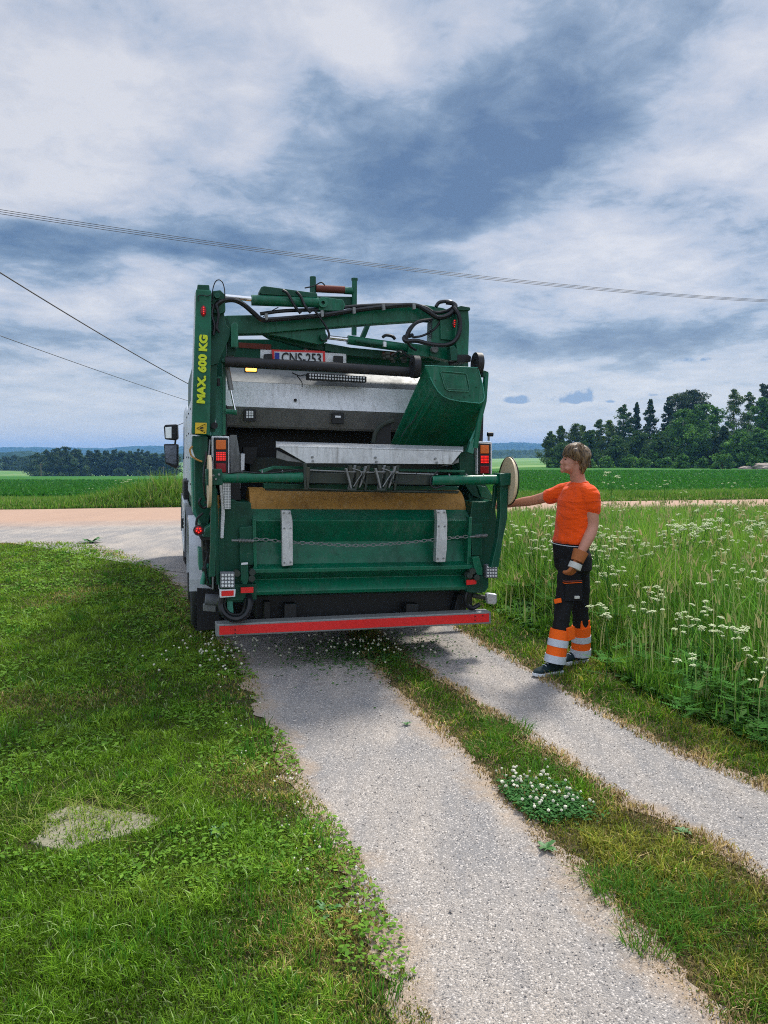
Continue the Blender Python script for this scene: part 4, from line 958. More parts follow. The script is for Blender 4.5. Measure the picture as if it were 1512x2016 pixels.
# side guard rails (pale frames) and tool boxes along the sides
for sx_ in (-1, 1):
    mb = MB()
    for z0, z1 in ((.98,1.10),(.50,.60)): mb.box((min(sx_*1.22,sx_*1.27),3.7,z0),(max(sx_*1.22,sx_*1.27),5.5,z1))
    for y in (3.7,4.6,5.44): mb.box((min(sx_*1.222,sx_*1.268),y,.50),(max(sx_*1.222,sx_*1.268),y+.07,1.10))
    mb.build('side_guard', 'white', truck, bevel=.008)
MB().box((-1.15,3.8,.5),(-.5,5.3,1.0)).build('fuel_tank', 'grey', truck, bevel=.03)
# rear left pack of pipes and brackets
plate('flank_panel', [(383,905),(404,912),(414,960),(414,1012),(408,1040),(396,1035),(384,1000)], .30, .5, 'dgreen'); plate('flank_panel', [(377,900),(384,905),(392,1000),(402,1036),(396,1040),(380,1010)], .45, .4, 'pgreen')
plate('light_bracket', [(405,1040),(416,1032),(428,1040),(432,1058),(398,1060)], .1, .15, 'green'); plate('bracket_foot', [(392,1056),(432,1056),(432,1064),(396,1064)], .1, .15, 'black')
c = T(391,1044,.05); MB().disc(c, (0,1,0), rp(10), .05, 24).build('side_marker', 'black', truck, smooth=True); MB().sphere(T(391,1044,.03), rp(8.5), .015, rp(8.5), 18, 10).build('marker_lens', 'dred', truck, smooth=True)
mb = MB()
for a in range(5): c = T(391+4.2*math.cos(a*1.257+.3), 1044+4.2*math.sin(a*1.257+.3), .012); mb.sphere(c, rp(1.6), .006, rp(1.6), 8, 6)
mb.build('lamp_led', 'redlit', truck)
plate('tool_box', [(391,1083),(405,1086),(405,1124),(392,1122)], .5, .3, 'pgreen'); 
rr_ = random.Random(8)
for p in ([(408,865,.1),(405,900,.05),(401,935,.0),(403,970,.0),(412,1000,.05)], [(413,866,.12),(410,905,.08),(408,940,.05),(411,980,.05),(418,1010,.1)], [(418,900,.1),(412,930,.08),(413,965,.05),(420,1000,.1)]): hose('hose', p, .05, 1.8, 'hose' if rr_.random() < .4 else 'gsteel')
for p in ([(400,1010),(388,1022),(388,1040),(400,1050),(414,1042)], [(432,1020),(428,1050),(432,1080),(436,1110)], [(404,1060),(408,1090),(404,1120),(410,1150)], [(420,1070),(414,1100),(418,1140),(424,1165)], [(428,1000),(434,1020),(430,1045)], [(396,980),(392,990),(400,1000),(410,996)], [(436,1060),(440,1085),(436,1100)]): hose('hose', p, .12, 2.4)
tubeT('hydraulic_pipe', [(420,1120),(419,1160)], .1, 2.0, 'gsteel'); tubeT('hydraulic_pipe', [(408,1110),(398,1150)], .2, 5, 'pgreen'); tubeT('hydraulic_pipe', [(424,962),(430,1150)], .02, 3.5, 'dgreen'); tubeT('hydraulic_cylinder', [(427,975),(429,1040)], .1, 4.5, 'yellow'); tubeT('hydraulic_cylinder', [(410,1120),(412,1150)], .15, 6, 'dgreen')
plate('flank_frame', [(430,1000),(441,1000),(441,1150),(431,1150)], .08, .3, 'dgreen'); plate('flank_frame', [(398,1060),(428,1060),(430,1165),(402,1150)], .35, .3, 'black')
tubeT('air_tank', [(404,1180),(440,1182)], .5, 12, 'grey'); plate('spray_bracket', [(400,1190),(425,1192),(425,1205),(400,1203)], .7, .05, 'gsteel')
mb = MB()
for i in range(30):
    x = rr_.uniform(402,432); y = rr_.uniform(970,1150); c = T(x, y, rr_.uniform(.15,.3)); s = rp(rr_.uniform(2,5)); mb.box(c-Vector((s,s,s*.8)), c+Vector((s,s,s*.8)))
mb.build('valve_block', 'dirty', truck, bevel=.002)
c = T(369,1030,3.9); o = MB().box(c-Vector((.07,.05,.06)), c+Vector((.07,.05,.06))).build('side_light', 'black', truck, bevel=.01); mb = MB()
for a in (-1,1):
    for b in (-1,1): mb.sphere(c+Vector((a*.03,-.05,b*.025)), .02, .012, .02, 8, 6)
mb.build('led_lens', 'ledglass', o)
MB().box((-1.262,4.4,1.1),(-1.0,5.4,1.35)).build('side_box', 'black', truck, bevel=.02)
# ------------------------------------------------------------------ worker
worker = empty('person', (1.47, 6.05, 0)); tag(worker, 'fair-haired worker in orange t-shirt and black hi-vis trousers reaching out to the truck', 'person')
PO = Vector((1.47, 6.05, 0))
S_ = 1514.0
def Q(px, py, Y): return Wp(px, py, Y) - PO
def fab(name, base, dirt=None, damt=.3, rough=.85, bump=.4, sc=9):
    return painted(name, base, dirt=dirt or tuple(b*.5 for b in base), damt=damt, rough=rough, streak=False, scale=sc, bump=bump, spec=.2)
def folded(name, base):
    m, t, out = new_mat(name); tcn = nd(t, 'ShaderNodeTexCoord')
    w1 = nd(t, 'ShaderNodeTexNoise', {'Vector': nd(t, 'ShaderNodeMapping', {'Vector': tcn.outputs['Object'], 'Scale': (5, 5, 15), 'Rotation': (.3,.75,0)}).outputs[0], 'Scale': 1.0, 'Detail': 3, 'Distortion': 1.2})
    w2 = nd(t, 'ShaderNodeTexNoise', {'Vector': tcn.outputs['Object'], 'Scale': 130, 'Detail': 3})
    c = mixc(t, rampf(t, w2.outputs['Fac'], .35, .65), c4([b*.88 for b in base]), c4(base))
    b1 = nd(t, 'ShaderNodeBump', {'Height': w1.outputs['Fac'], 'Strength': .6, 'Distance': .04}); b2 = nd(t, 'ShaderNodeBump', {'Height': w2.outputs['Fac'], 'Strength': .3, 'Distance': .002, 'Normal': b1.outputs[0]})
    b = nd(t, 'ShaderNodeBsdfPrincipled', {'Base Color': c, 'Roughness': .85, 'Normal': b2.outputs[0], 'Specular IOR Level': .15, 'Sheen Weight': .15}); t.links.new(b.outputs[0], out.inputs[0]); return m
MAT['skin'] = painted('skin', (.47,.215,.145), dirt=(.46,.16,.10), damt=.35, rough=.5, streak=False, bump=.05, scale=14)
MAT['shirt'] = folded('orange_cotton', (.84,.078,.003)); MAT['trouser'] = fab('black_cotton', (.011,.011,.012), damt=.2)
MAT['hivis'] = fab('orange_panel', (.90,.13,.01), damt=.2); MAT['silver'] = fab('silver_tape', (.52,.56,.62), dirt=(.22,.24,.27), damt=.5, rough=.4)
MAT['leather'] = fab('brown_leather', (.36,.12,.04), dirt=(.13,.045,.02), damt=.6, rough=.65); MAT['canvas'] = fab('grey_canvas', (.50,.50,.46), dirt=(.18,.14,.10), damt=.7)
MAT['shoe'] = fab('dark_mesh_shoe', (.012,.026,.030), dirt=(.05,.06,.06), damt=.4); MAT['sole'] = fab('pale_sole', (.62,.66,.70), dirt=(.25,.24,.2), damt=.5)
MAT['dark'] = painted('near_black', (.01,.008,.007), damt=0)
def m_hair(t, out):
    tcn = nd(t, 'ShaderNodeTexCoord'); mp = nd(t, 'ShaderNodeMapping', {'Vector': tcn.outputs['Object'], 'Scale': (75, 75, 14)})
    n = nd(t, 'ShaderNodeTexNoise', {'Vector': mp.outputs[0], 'Scale': 1.2, 'Detail': 4})
    c = mixc(t, rampf(t, n.outputs['Fac'], .38, .62), (.032,.017,.008,1), (.22,.135,.06,1))
    b = nd(t, 'ShaderNodeBsdfPrincipled', {'Base Color': c, 'Roughness': .45, 'Normal': nd(t, 'ShaderNodeBump', {'Height': n.outputs['Fac'], 'Strength': .8, 'Distance': .01}).outputs[0]}); t.links.new(b.outputs[0], out.inputs[0])
MAT['hair'] = flat_mat('fair_hair', m_hair)
def limb(mb, pts, rad, seg=18, flat=None):
    P = [Vector(p) for p in pts]; n = len(P)
    # refine with catmull-rom incl. radii
    Q4 = [Vector((*p, r)) for p, r in zip(P, rad)]; PP = [Q4[0]*2-Q4[1]]+Q4+[Q4[-1]*2-Q4[-2]]; out = []
    for i in range(1, len(PP)-2):
        for k in range(5):
            t = k/5; a, b, c, d = PP[i-1:i+3]; out.append(.5*((2*b)+(c-a)*t+(2*a-5*b+4*c-d)*t*t+(3*b-a-3*c+d)*t**3))
    out.append(PP[-2]); mb.tube([q.xyz for q in out], [max(.003, q.w) for q in out], seg)
    a, b = out[0], out[-1]; mb.sphere(a.xyz, a.w*.985, seg=seg, rng_=10); mb.sphere(b.xyz, b.w*.985, seg=seg, rng_=10)
def organic(mb, name, mat, parent, vox=.008, sm=4, disp=None):
    o = mb.build(name, mat, parent)
    r = o.modifiers.new('remesh', 'REMESH'); r.mode = 'VOXEL'; r.voxel_size = vox; r.use_smooth_shade = True
    s = o.modifiers.new('smooth', 'SMOOTH'); s.iterations = sm; s.factor = .5
    if disp:
        tx_ = bpy.data.textures.new(name+'_folds', 'CLOUDS'); tx_.noise_scale = disp[1]; tx_.noise_depth = 2
        d = o.modifiers.new('folds', 'DISPLACE'); d.texture = tx_; d.strength = disp[0]; d.mid_level = .5; d.texture_coords = 'LOCAL'
    return o
def ring_loft(mb, rings, seg=28):
    """rings: (centre, u axis vec incl. radius, v axis vec incl. radius)"""
    vs = []
    for c, u, v in rings:
        for k in range(seg): a = 2*math.pi*k/seg; vs.append(Vector(c)+Vector(u)*math.cos(a)+Vector(v)*math.sin(a))
    n = len(rings); fs = [(i*seg+k, i*seg+(k+1)%seg, (i+1)*seg+(k+1)%seg, (i+1)*seg+k) for i in range(n-1) for k in range(seg)]
    fs += [tuple(range(seg-1,-1,-1)), tuple(range((n-1)*seg, n*seg))]
    mb.add(vs, fs)
FW = Vector((-.93,-.37,0)).normalized(); LF = Vector((.37,-.93,0)).normalized()   # chest direction, his left
# joints
neckb = Q(1139,950,6.04); headc = Q(1131,906,6.02)
shL = Q(1160,975,5.90); elL = Q(1166,1038,5.88); wrL = Q(1141,1092,5.80); haL = Q(1129,1122,5.78)
shR = Q(1107,969,6.16); elR = Q(1050,985,6.36); wrR = Q(1008,992,6.50); haR = Q(990,992,6.54)
# --- body (skin)
mb = MB()
# head: skull, jaw, brow, nose, lips, chin built in the head's own frame (looking left, chin raised a little)
HF = Vector((-.985,.05,.115)).normalized(); HU = (Vector((0,0,1))-HF*HF.z).normalized(); HS = HU.cross(HF)   # forward, up, side
HR = Matrix((HS, HF, HU)).transposed()
def hp(s_, f_, u_): return headc + HS*s_ + HF*f_ + HU*u_
mb.sphere(hp(0,-.010,.035), .072, .092, .085, 20, 14, HR)
mb.sphere(hp(0,.030,-.030), .060, .062, .080, 20, 14, HR)
mb.sphere(hp(0,.050,-.075), .040, .040, .030, 16, 10, HR)      # jaw
mb.sphere(hp(0,.082,-.092), .020, .017, .017, 12, 8, HR)       # chin
mb.sphere(hp(0,.074,.018), .045, .018, .014, 14, 8, HR)        # brow
mb.tube([hp(0,.084,.008), hp(0,.094,-.012), hp(0,.104,-.031), hp(0,.094,-.041)], [.007,.008,.0105,.008], 10)   # nose
for s_ in (-1, 1):
    mb.sphere(hp(s_*.010,.095,-.037), .009,.010,.008, 8, 6, HR); mb.sphere(hp(s_*.032,.068,-.030), .022,.020,.022, 10, 8, HR)   # nostril wing, cheek
    mb.sphere(hp(s_*.040,.050,-.070), .018,.028,.020, 10, 8, HR)
    mb.tube([hp(s_*.074,.000,.014), hp(s_*.080,-.006,-.000), hp(s_*.078,-.004,-.016), hp(s_*.072,.004,-.026)], [.009,.012,.011,.007], 8)  # ear
mb.sphere(hp(0,.095,-.060), .022,.011,.0055, 12, 8, HR); mb.sphere(hp(0,.092,-.070), .020,.011,.0065, 12, 8, HR)   # lips
limb(mb, [neckb+Vector((.012,0,-.03)), neckb+Vector((-.005,0,.02)), headc+Vector((.012,0,-.05))], [.068,.058,.056])
limb(mb, [shR, Q(1083,976,6.24), elR, Q(1030,988,6.43), wrR], [.055,.047,.041,.039,.027])
limb(mb, [shL+Vector((0,0,.0)), Q(1165,1008,5.89), elL, Q(1157,1062,5.84), wrL], [.058,.053,.045,.043,.030])
# torso under the clothes
tc_ = Q(1135,1010,6.03)
ring_loft(mb, [(Q(1128,1070,6.03), FW*.095, LF*.145), (Q(1131,1030,6.03), FW*.10, LF*.145), (Q(1136,990,6.03), FW*.11, LF*.16), (Q(1138,962,6.03), FW*.075, LF*.14)])
body_o = organic(mb, 'body', 'skin', worker, .0055, 3)
# right hand gripping the arm of the lift: palm + fingers + thumb, joined by overlap into one skinned surface
def hand(mb, w, d, palmn, L, curl, th_side=1, spread=.02, base_r=.0095):
    """w wrist, d direction of fingers, palmn palm normal (curl towards it)"""
    d = d.normalized(); n = (palmn-d*palmn.dot(d)).normalized(); s = d.cross(n)*th_side
    pc = w+d*.045
    for q in (-1.5,-.5,.5,1.5): limb(mb, [w+s*q*.010, w+d*.045+s*q*.019, w+d*.082+s*q*.021], [.019,.016,.0125], 10)
    for i, q in enumerate((-1.5,-.5,.5,1.5)):
        ln = L*(.80,.96,1.0,.90)[i]; p = w+d*.082+s*q*.0215; pts = [p]; dr = d.copy(); ang = 0
        for j, fr in enumerate((.42,.32,.26)):
            ang += curl*(.75,1.0,.8)[j]*(1+.1*(i-1.5)); dd = d*math.cos(ang)+n*math.sin(ang); pts.append(pts[-1]+dd*ln*fr)
        limb(mb, pts, [base_r*1.05,base_r,base_r*.92,base_r*.8], 8)
    p = w+d*.022+s*.028; t1 = p+d*.028+s*.022+n*.016; t2 = t1+d*.026+n*.014+s*.004; t3 = t2+d*.018+n*.012-s*.006
    limb(mb, [w+s*.012+d*.008, p, t1, t2, t3], [.016,.016,.013,.0115,.009], 8)
mb = MB(); hand(mb, wrR, (haR-wrR).normalized()+Vector((-.1,0,.05)), Vector((.1,-.6,-.5)), .078, .55, 1)
organic(mb, 'hand', 'skin', worker, .0035, 2)
# eye, eyebrow
for s_ in (-1, 1):
    e = MB().sphere(hp(s_*.030,.073,-.004), .011,.009,.006, 10, 8, HR).build('eye', 'dark', worker, smooth=True)
    MB().tube([hp(s_*.014,.087,.016), hp(s_*.032,.084,.021), hp(s_*.048,.068,.016)], [.003,.004,.0025], 6).build('eyebrow', 'hair', worker, smooth=True)
# --- hair: layered locks over a cap
mb = MB(); mb.sphere(hp(0,-.022,.048), .088,.103,.084, 22, 16, HR); mb.sphere(hp(0,-.062,.005), .074,.055,.082, 18, 12, HR); mb.sphere(hp(0,-.058,-.045), .054,.040,.055, 16, 10, HR)
rh = random.Random(5)
for i in range(90):
    ph = rh.uniform(-2.5, 2.5); s0 = rh.uniform(0, 1)
    # from crown outward and down
    top = hp(.012*math.sin(ph), -.01+.02*math.cos(ph), .130)
    fwd_ = math.cos(ph); sd_ = math.sin(ph)
    if fwd_ > .35:  # fringe swept forward over brow
        mid_ = hp(.072*sd_, .052*fwd_, .108); end = hp(.080*sd_, .092*fwd_+.006*s0, .045-.022*s0)
    elif fwd_ > -.3:
        mid_ = hp(.090*sd_, .020+.04*fwd_, .078); end = hp(.090*sd_, .010+.05*fwd_-.02, .010-.018*s0)
    else:
        mid_ = hp(.078*sd_, -.105*abs(fwd_)-.012, .060); end = hp(.062*sd_, -.088*abs(fwd_)-.005, -.060-.045*s0)
    m2 = (mid_+end)/2 + (mid_-headc).normalized()*.010
    limb(mb, [top, mid_, m2, end], [.010,.014,.012,.004], 6)
organic(mb, 'hair', 'hair', worker, .0050, 1)
sb_ = MB()
for i in range(190):
    ph = rh.uniform(-2.9, 2.9); fwd_ = math.cos(ph); sd_ = math.sin(ph); k0 = rh.uniform(.2, .9)
    a_ = hp(.080*sd_*k0, .085*fwd_*k0-.015, .060+.078*math.sqrt(max(0, 1-k0*k0*.85)))
    ln_ = rh.uniform(.035, .075); out_ = (a_-headc).normalized()
    dn_ = hp(.100*sd_, (.104 if fwd_ > 0 else .112)*fwd_-.015, .075-ln_-(.05 if fwd_ < -.2 else 0)); m_ = (a_+dn_)/2+out_*rh.uniform(.012, .024)
    dn_ += Vector((rh.gauss(0,.006), rh.gauss(0,.006), rh.gauss(0,.008)))
    sb_.tube([a_, m_, dn_], [.0022, .0034, .0008], 4)
sb_.build('hair', 'hair', worker, smooth=True)
# --- shirt: torso + sleeves
mb = MB()
ring_loft(mb, [(Q(1124,1069,6.03), FW*.118, LF*.176), (Q(1125,1063,6.03), FW*.132, LF*.186), (Q(1130,1040,6.03), FW*.128, LF*.172), (Q(1133,1010,6.03), FW*.135, LF*.178), (Q(1136,985,6.03), FW*.130, LF*.19), (Q(1138,966,6.03), FW*.100, LF*.185), (Q(1139,955,6.035), FW*.072, LF*.125), (Q(1140,950,6.035), FW*.066, LF*.085)])
limb(mb, [Q(1148,966,5.96), Q(1160,974,5.90), Q(1165,990,5.89), Q(1166,1001,5.89)], [.060,.075,.073,.070])
limb(mb, [Q(1122,964,6.12), Q(1106,970,6.17), Q(1090,975,6.22), Q(1082,977,6.245)], [.060,.074,.066,.060])
# trapezius
mb.sphere(Q(1140,958,6.035), .075,.12,.035, 16, 10)
sh = organic(mb, 'shirt', 'shirt', worker, .0065, 3, (.026,.13))
MB().tube([Q(1139,952,6.035)+FW*.064*math.cos(a)*1.05+LF*.078*math.sin(a)+Vector((0,0,-.022*max(0,math.cos(a))+.012)) for a in [i*.3307 for i in range(19)]], .006, 8, close=True).build('collar', 'shirt', sh, smooth=True)
# --- trousers
hipL = Q(1122,1100,5.97); knL = Q(1110,1188,5.90); anL = Q(1097,1296,5.86)
hipR = Q(1136,1100,6.10); knR = Q(1143,1190,6.16); anR = Q(1142,1285,6.20)
def along(P, Rr, t0, t1, n=6, grow=1.0, add=0.0):
    """points+radii on the polyline between params (0..len-1)"""
    out = []; rr = []
    for i in range(n):
        t = t0+(t1-t0)*i/(n-1); k = min(int(t), len(P)-2); f_ = t-k; out.append(P[k].lerp(P[k+1], f_)); rr.append((Rr[k]*(1-f_)+Rr[k+1]*f_)*grow+add)
    return out, rr
PL = [Q(1125,1108,5.97), Q(1117,1150,5.93), knL, Q(1104,1230,5.87), Q(1098,1268,5.85), Q(1092,1303,5.84)]; RL = [.094,.083,.067,.062,.063,.066]
PR = [Q(1137,1108,6.10), Q(1142,1150,6.13), knR, Q(1144,1228,6.175), Q(1144,1262,6.19), Q(1143,1290,6.20)]; RR = [.093,.080,.066,.063,.063,.066]
mb = MB()
ring_loft(mb, [(Q(1121,1064,6.03), FW*.100, LF*.150), (Q(1122,1075,6.03), FW*.118, LF*.172), (Q(1127,1095,6.03), FW*.128, LF*.182), (Q(1129,1118,6.03), FW*.125, LF*.178), (Q(1130,1128,6.03), FW*.10, LF*.14)])
for P_, R_ in ((PL, RL), (PR, RR)): mb.tube(P_, R_, 20)
tr = organic(mb, 'trousers', 'trouser', worker, .007, 2, (.020,.10))
MB().tube([Q(1121,1070,6.03)+FW*.121*math.cos(a)+LF*.176*math.sin(a)+Vector((0,0,-.006*math.sin(a))) for a in [i*.2618 for i in range(24)]], .003, 6, close=True).build('waist_piping', 'silver', tr, smooth=True)
def band(name, P_, R_, t0, t1, mat, add):
    p, r_ = along(P_, R_, t0, t1, 5, 1.0, add); o = MB().tube(p, r_, 24).build(name, mat, tr, smooth=True); return o
band('orange_panel', PL, RL, 3.25, 5.0, 'hivis', .013); band('reflective_band', PL, RL, 3.75, 4.10, 'silver', .017); band('reflective_band', PL, RL, 4.60, 5.02, 'silver', .018)
band('orange_panel', PR, RR, 3.15, 5.0, 'hivis', .013); band('reflective_band', PR, RR, 3.65, 4.00, 'silver', .017); band('reflective_band', PR, RR, 4.50, 4.98, 'silver', .018)
# raised orange patches, knee tab, pockets
def patch(name, c, w, h, mat, nrm=Vector((-.1,-1,0)), th=.008, tilt=0):
    n_ = nrm.normalized(); s_ = Vector((0,0,1)).cross(n_).normalized()*-1; u_ = Vector((0,0,1)); 
    s2 = s_*math.cos(tilt)+u_*math.sin(tilt); u2 = u_*math.cos(tilt)-s_*math.sin(tilt)
    A_ = [c-s2*w/2-u2*h/2, c+s2*w/2-u2*h/2, c+s2*w/2+u2*h/2, c-s2*w/2+u2*h/2]
    return MB().prism([p+n_*th for p in A_], [p-n_*.012 for p in A_]).build(name, mat, tr, bevel=.003)
patch('orange_panel', Q(1124,1247,5.83), .075, .10, 'hivis', Vector((.55,-.83,0)), tilt=-.15); patch('orange_panel', Q(1152,1237,6.13), .085, .13, 'hivis', Vector((.3,-.95,0)))
patch('knee_tab', Q(1098,1183,5.835), .055, .035, 'hivis', Vector((-.6,-.8,0)), tilt=-.3)
pk = patch('thigh_pocket', Q(1128,1162,5.855), .135, .165, 'trouser', Vector((.12,-1,0)), .022); patch('pocket_trim', Q(1126,1143,5.853), .142, .009, 'rust', Vector((.12,-1,0)), .030, tilt=-.03); patch('pocket_trim', Q(1126,1146.5,5.853), .142, .005, 'hivis', Vector((.12,-1,0)), .030, tilt=-.03)
patch('pocket_badge', Q(1134,1175,5.852), .040, .022, 'canvas', Vector((.12,-1,0)), .028)
# --- shoes
def shoe(ank, toe, Yh, sole_z):
    d = (toe-ank); d.z = 0; d.normalize(); s_ = Vector((-d.y, d.x, 0)); heel = Vector((ank.x, ank.y, sole_z))-d*.065
    L_ = (Vector((toe.x,toe.y,0))-Vector((heel.x,heel.y,0))).length; mb = MB(); so = MB()
    W_ = [(0,.026,.075),(.1,.036,.095),(.28,.038,.098),(.42,.038,.078),(.6,.043,.058),(.78,.046,.045),(.92,.036,.034),(1.0,.012,.018)]
    ring_loft(mb, [(heel+d*L_*t+Vector((0,0,.026+h_*.45)), s_*w_, Vector((0,0,h_*.55))) for t, w_, h_ in W_])
    mb.tube([heel+d*.07+Vector((0,0,.06)), heel+d*.065+Vector((0,0,.135))], [.046,.048], 16)
    o = organic(mb, 'shoe', 'shoe', worker, .006, 2)
    out = [(t, w_) for t, w_, h_ in W_]; poly_ = [heel+d*L_*t*1.01+s_*(w_+.004) for t, w_ in out]+[heel+d*L_*t*1.01-s_*(w_+.004) for t, w_ in out[::-1]]
    for p, (t, _) in zip(poly_, out+out[::-1]): p.z = sole_z+ (.012 if t > .9 else 0)
    so.prism(poly_, [p+Vector((0,0,.026)) for p in poly_]).build('sole', 'sole', o, bevel=.006)
    lc = MB()
    for q in range(5):
        c = heel+d*L_*(.48+.07*q)+Vector((0,0,.108-.0135*q)); lc.tube([c-s_*.022, c+Vector((0,0,.007)), c+s_*.022], .0035, 5)
    lc.build('lace', 'silver', o)
gz = G(1080, 1331); 
shoe(Vector((anL.x-.01, 5.88-PO.y, 0)), Vector((Q(1050,1325,5.80).x, 5.78-PO.y, 0)), 5.88, .004)
shoe(Vector((anR.x+.01, 6.22-PO.y, 0)), Vector((anR.x-.20, 6.12-PO.y, 0)), 6.2, .004)
MB().tube([anL+Vector((.005,.01,.02)), Vector((anL.x+.0, 5.89-PO.y, .09))], [.062,.05], 16).build('sock', 'trouser', worker, smooth=True)
MB().tube([anR+Vector((.0,.0,.02)), Vector((anR.x, 6.22-PO.y, .09))], [.062,.05], 16).build('sock', 'trouser', worker, smooth=True)
# --- left glove
dg_ = (haL-wrL).normalized(); cs_ = wrL-dg_*.03
mb = MB(); mb.tube([cs_, cs_+dg_*.085], [.060,.048], 22); gl = mb.build('glove_cuff', 'leather', worker, smooth=True, bevel=.003)
mb = MB(); hand(mb, wrL+dg_*.045, dg_+Vector((-.15,0,-.2)), Vector((-.75,.6,-.1)), .080, .60, 1, base_r=.0145)
gh = organic(mb, 'glove', 'leather', worker, .005, 2)
mb = MB(); c = wrL+dg_*.070; mb.tube([c, c+dg_*.045], [.049,.050], 20); mb.build('glove_band', 'canvas', gh, smooth=True)
# ------------------------------------------------------------------ overhead wires
def wire(p0, p1, sag, r, label, group, ext=.0):
    n = 60; pts = []
    d = p1-p0; a = p0-d*ext; b = p1+d*ext
    for i in range(n+1):
        t = i/n; p = a.lerp(b, t); p.z -= sag*4*t*(1-t)*(1+2*ext)**0; pts.append(p)
    o = MB().tube(pts, r, 6).build('power_line', 'wire', smooth=True); tag(o, label, 'power line', group)
    return o
# bundle of three: hangs from off-frame poles left and right
def through(pa, pb, pm, ya, yb, ym):
    return Wp(*pa, ya), Wp(*pb, yb)
for j, dy in enumerate((0, 4.2, 8.6)):
    A_ = Wp(-140, 390+dy, 17); B_ = Wp(1660, 596+dy*.45, 30)
    wire(A_, B_, .42, .0065, ['uppermost wire of the three strung across the sky above the truck','middle wire of the three strung across the sky above the truck','lowest wire of the three strung across the sky above the truck'][j], 'wires crossing the whole sky')
A_ = Wp(-90, 480, 14); B_ = Wp(520, 826, 38); wire(A_, B_, .25, .014, 'thick dark cable sloping down to the top left of the truck', 'cables sloping down behind the truck')
A_ = Wp(-90, 628, 20); B_ = Wp(520, 833, 48); wire(A_, B_, .15, .010, 'thin lower wire sloping down to the left edge of the truck', 'cables sloping down behind the truck')
# small far poles on the left field edge
for px, y0, y1, lb in ((81,912,936,'thin grey utility pole before the left copse'),(322,918,936,'thin pole at the right end of the left tree row')):
    Y = 258; p0 = Wp(px, y1, Y); p1 = Wp(px, y0, Y); zt = float(terrain_z(p0.x, Y))
    root = empty('utility_pole', (p0.x, Y, zt)); tag(root, lb, 'utility pole', 'poles on the far field edge'); hgt = p1.z-zt
    MB().tube([(0,0,-.2),(0,0,hgt)], [.16,.11], 8).build('pole', 'wood', root); MB().box((-.7,-.06,hgt-.6),(.7,.06,hgt-.45)).build('crossarm', 'wood', root)
# ------------------------------------------------------------------ grass
def make_blades(name, P, h, w, lean, tint, mat='blade', parent=None, mid=.5, theta=None):
    n = len(P)
    th = rng.random(n)*math.pi*2 if theta is None else theta
    d = np.stack([np.cos(th), np.sin(th), np.zeros(n)], -1)
    lv = np.zeros((n, 3)); lv[:, :2] = lean
    up = np.array([0, 0, 1.0])
    b0 = P - d*w[:, None]*.5; b1 = P + d*w[:, None]*.5
    m = P + up*(h*mid*1.05)[:, None] + lv*(h*.30)[:, None]
    ww = w*.42
    m0 = m - d*ww[:, None]; m1 = m + d*ww[:, None]
    ln = np.clip(np.hypot(lean[:,0], lean[:,1]), 0, 1.5)
    tip = P + up*(h*(1-.28*ln))[:, None] + lv*h[:, None]
    V = np.stack([b0, b1, m1, m0, tip], 1).reshape(-1, 3)
    o = np.arange(n)*5
    F4 = np.stack([o, o+1, o+2, o+3], -1); F3 = np.stack([o+3, o+2, o+4], -1)
    T = np.repeat(tint, 5, axis=0)
    return mesh_np(name, V, F4, F3, T, mat, parent)
def sample(n, y0, y1, a0=-.66, a1=.66):
    n = int(n*1.45); Y = np.exp(rng.uniform(math.log(y0*.8), math.log(y1), n)); X = rng.uniform(a0, a1, n)*(Y+1.6)
    return X, Y
def lerp3(a, b, t): return np.array(a)[None]*(1-t[:, None]) + np.array(b)[None]*t[:, None]
G1 = (.150,.285,.016); G2 = (.27,.43,.04); G3 = (.055,.155,.008); DRY = (.52,.39,.18); YEL = (.36,.33,.05); BROWN=(.15,.10,.04)
slab_c = g2(178, 1628)
# ---- left lawn
X, Y = sample(640000, 1.7, 18)
k = inpoly(X, Y, LAWN); X, Y = X[k], Y[k]
de = pdist(X, Y, EL0); e_n = fnoise(X, Y, 1.5, 4)
keep = rng.random(len(X)) < np.clip(.30 + (de-.02)/.30 + (fnoise(X, Y, 5, 3)-.5)*1.6, .04, 1) 
ds = np.hypot((X-slab_c[0])/.34, (Y-slab_c[1])/.26)
keep &= (ds*1.25 + (fnoise(X, Y, 9, 2)-.5)*1.3 > 1.0) | (rng.random(len(X)) < .40*fnoise(X, Y, 14, 2)*1.6)
X, Y, de, e_n = X[keep], Y[keep], de[keep], e_n[keep]; n = len(X)
patch = fnoise(X, Y, .9, 4); p2 = fnoise(X+50, Y, 3.5, 3)
clump = .6*fnoise(X+11, Y-7, 13.0, 3)+.4*fnoise(X+1, Y+7, 4.0, 2)
h = (.020 + .026*rng.random(n)**1.5) * (.35 + .8*patch + 1.1*np.clip((clump-.42)*2.5, 0, 1)) * np.clip(.55+de*1.2, .5, 1)
tall = (p2 > .70); h = np.where(tall, h*1.6, h)
w = .0022 + .0009*Y*rng.uniform(.6, 1.3, n)
lean = rng.normal(0, .55, (n, 2)); lean[:, 0] -= .1
tint = lerp3(G3, G1, np.clip(patch*1.6-.2 + rng.normal(0, .25, n), 0, 1))
tint = tint + (np.array(G2)-tint)*np.clip((p2-.45)*2.4 + rng.normal(0,.2,n), 0, 1)[:, None]
dryf = np.clip(1-de/.42 + (e_n-.5)*1.9, 0, 1)*.75 + np.clip((fnoise(X+9, Y+4, .75, 4)-.64)*3.5, 0, .5)
dry = rng.random(n) < dryf
dc = lerp3(DRY, YEL, rng.random(n)); tint = np.where(dry[:, None], dc*rng.uniform(.6,1.15,(n,1)), tint)
pale = rng.random(n) < .035; tint = np.where(pale[:, None], np.array([[.30,.40,.14]]), tint)
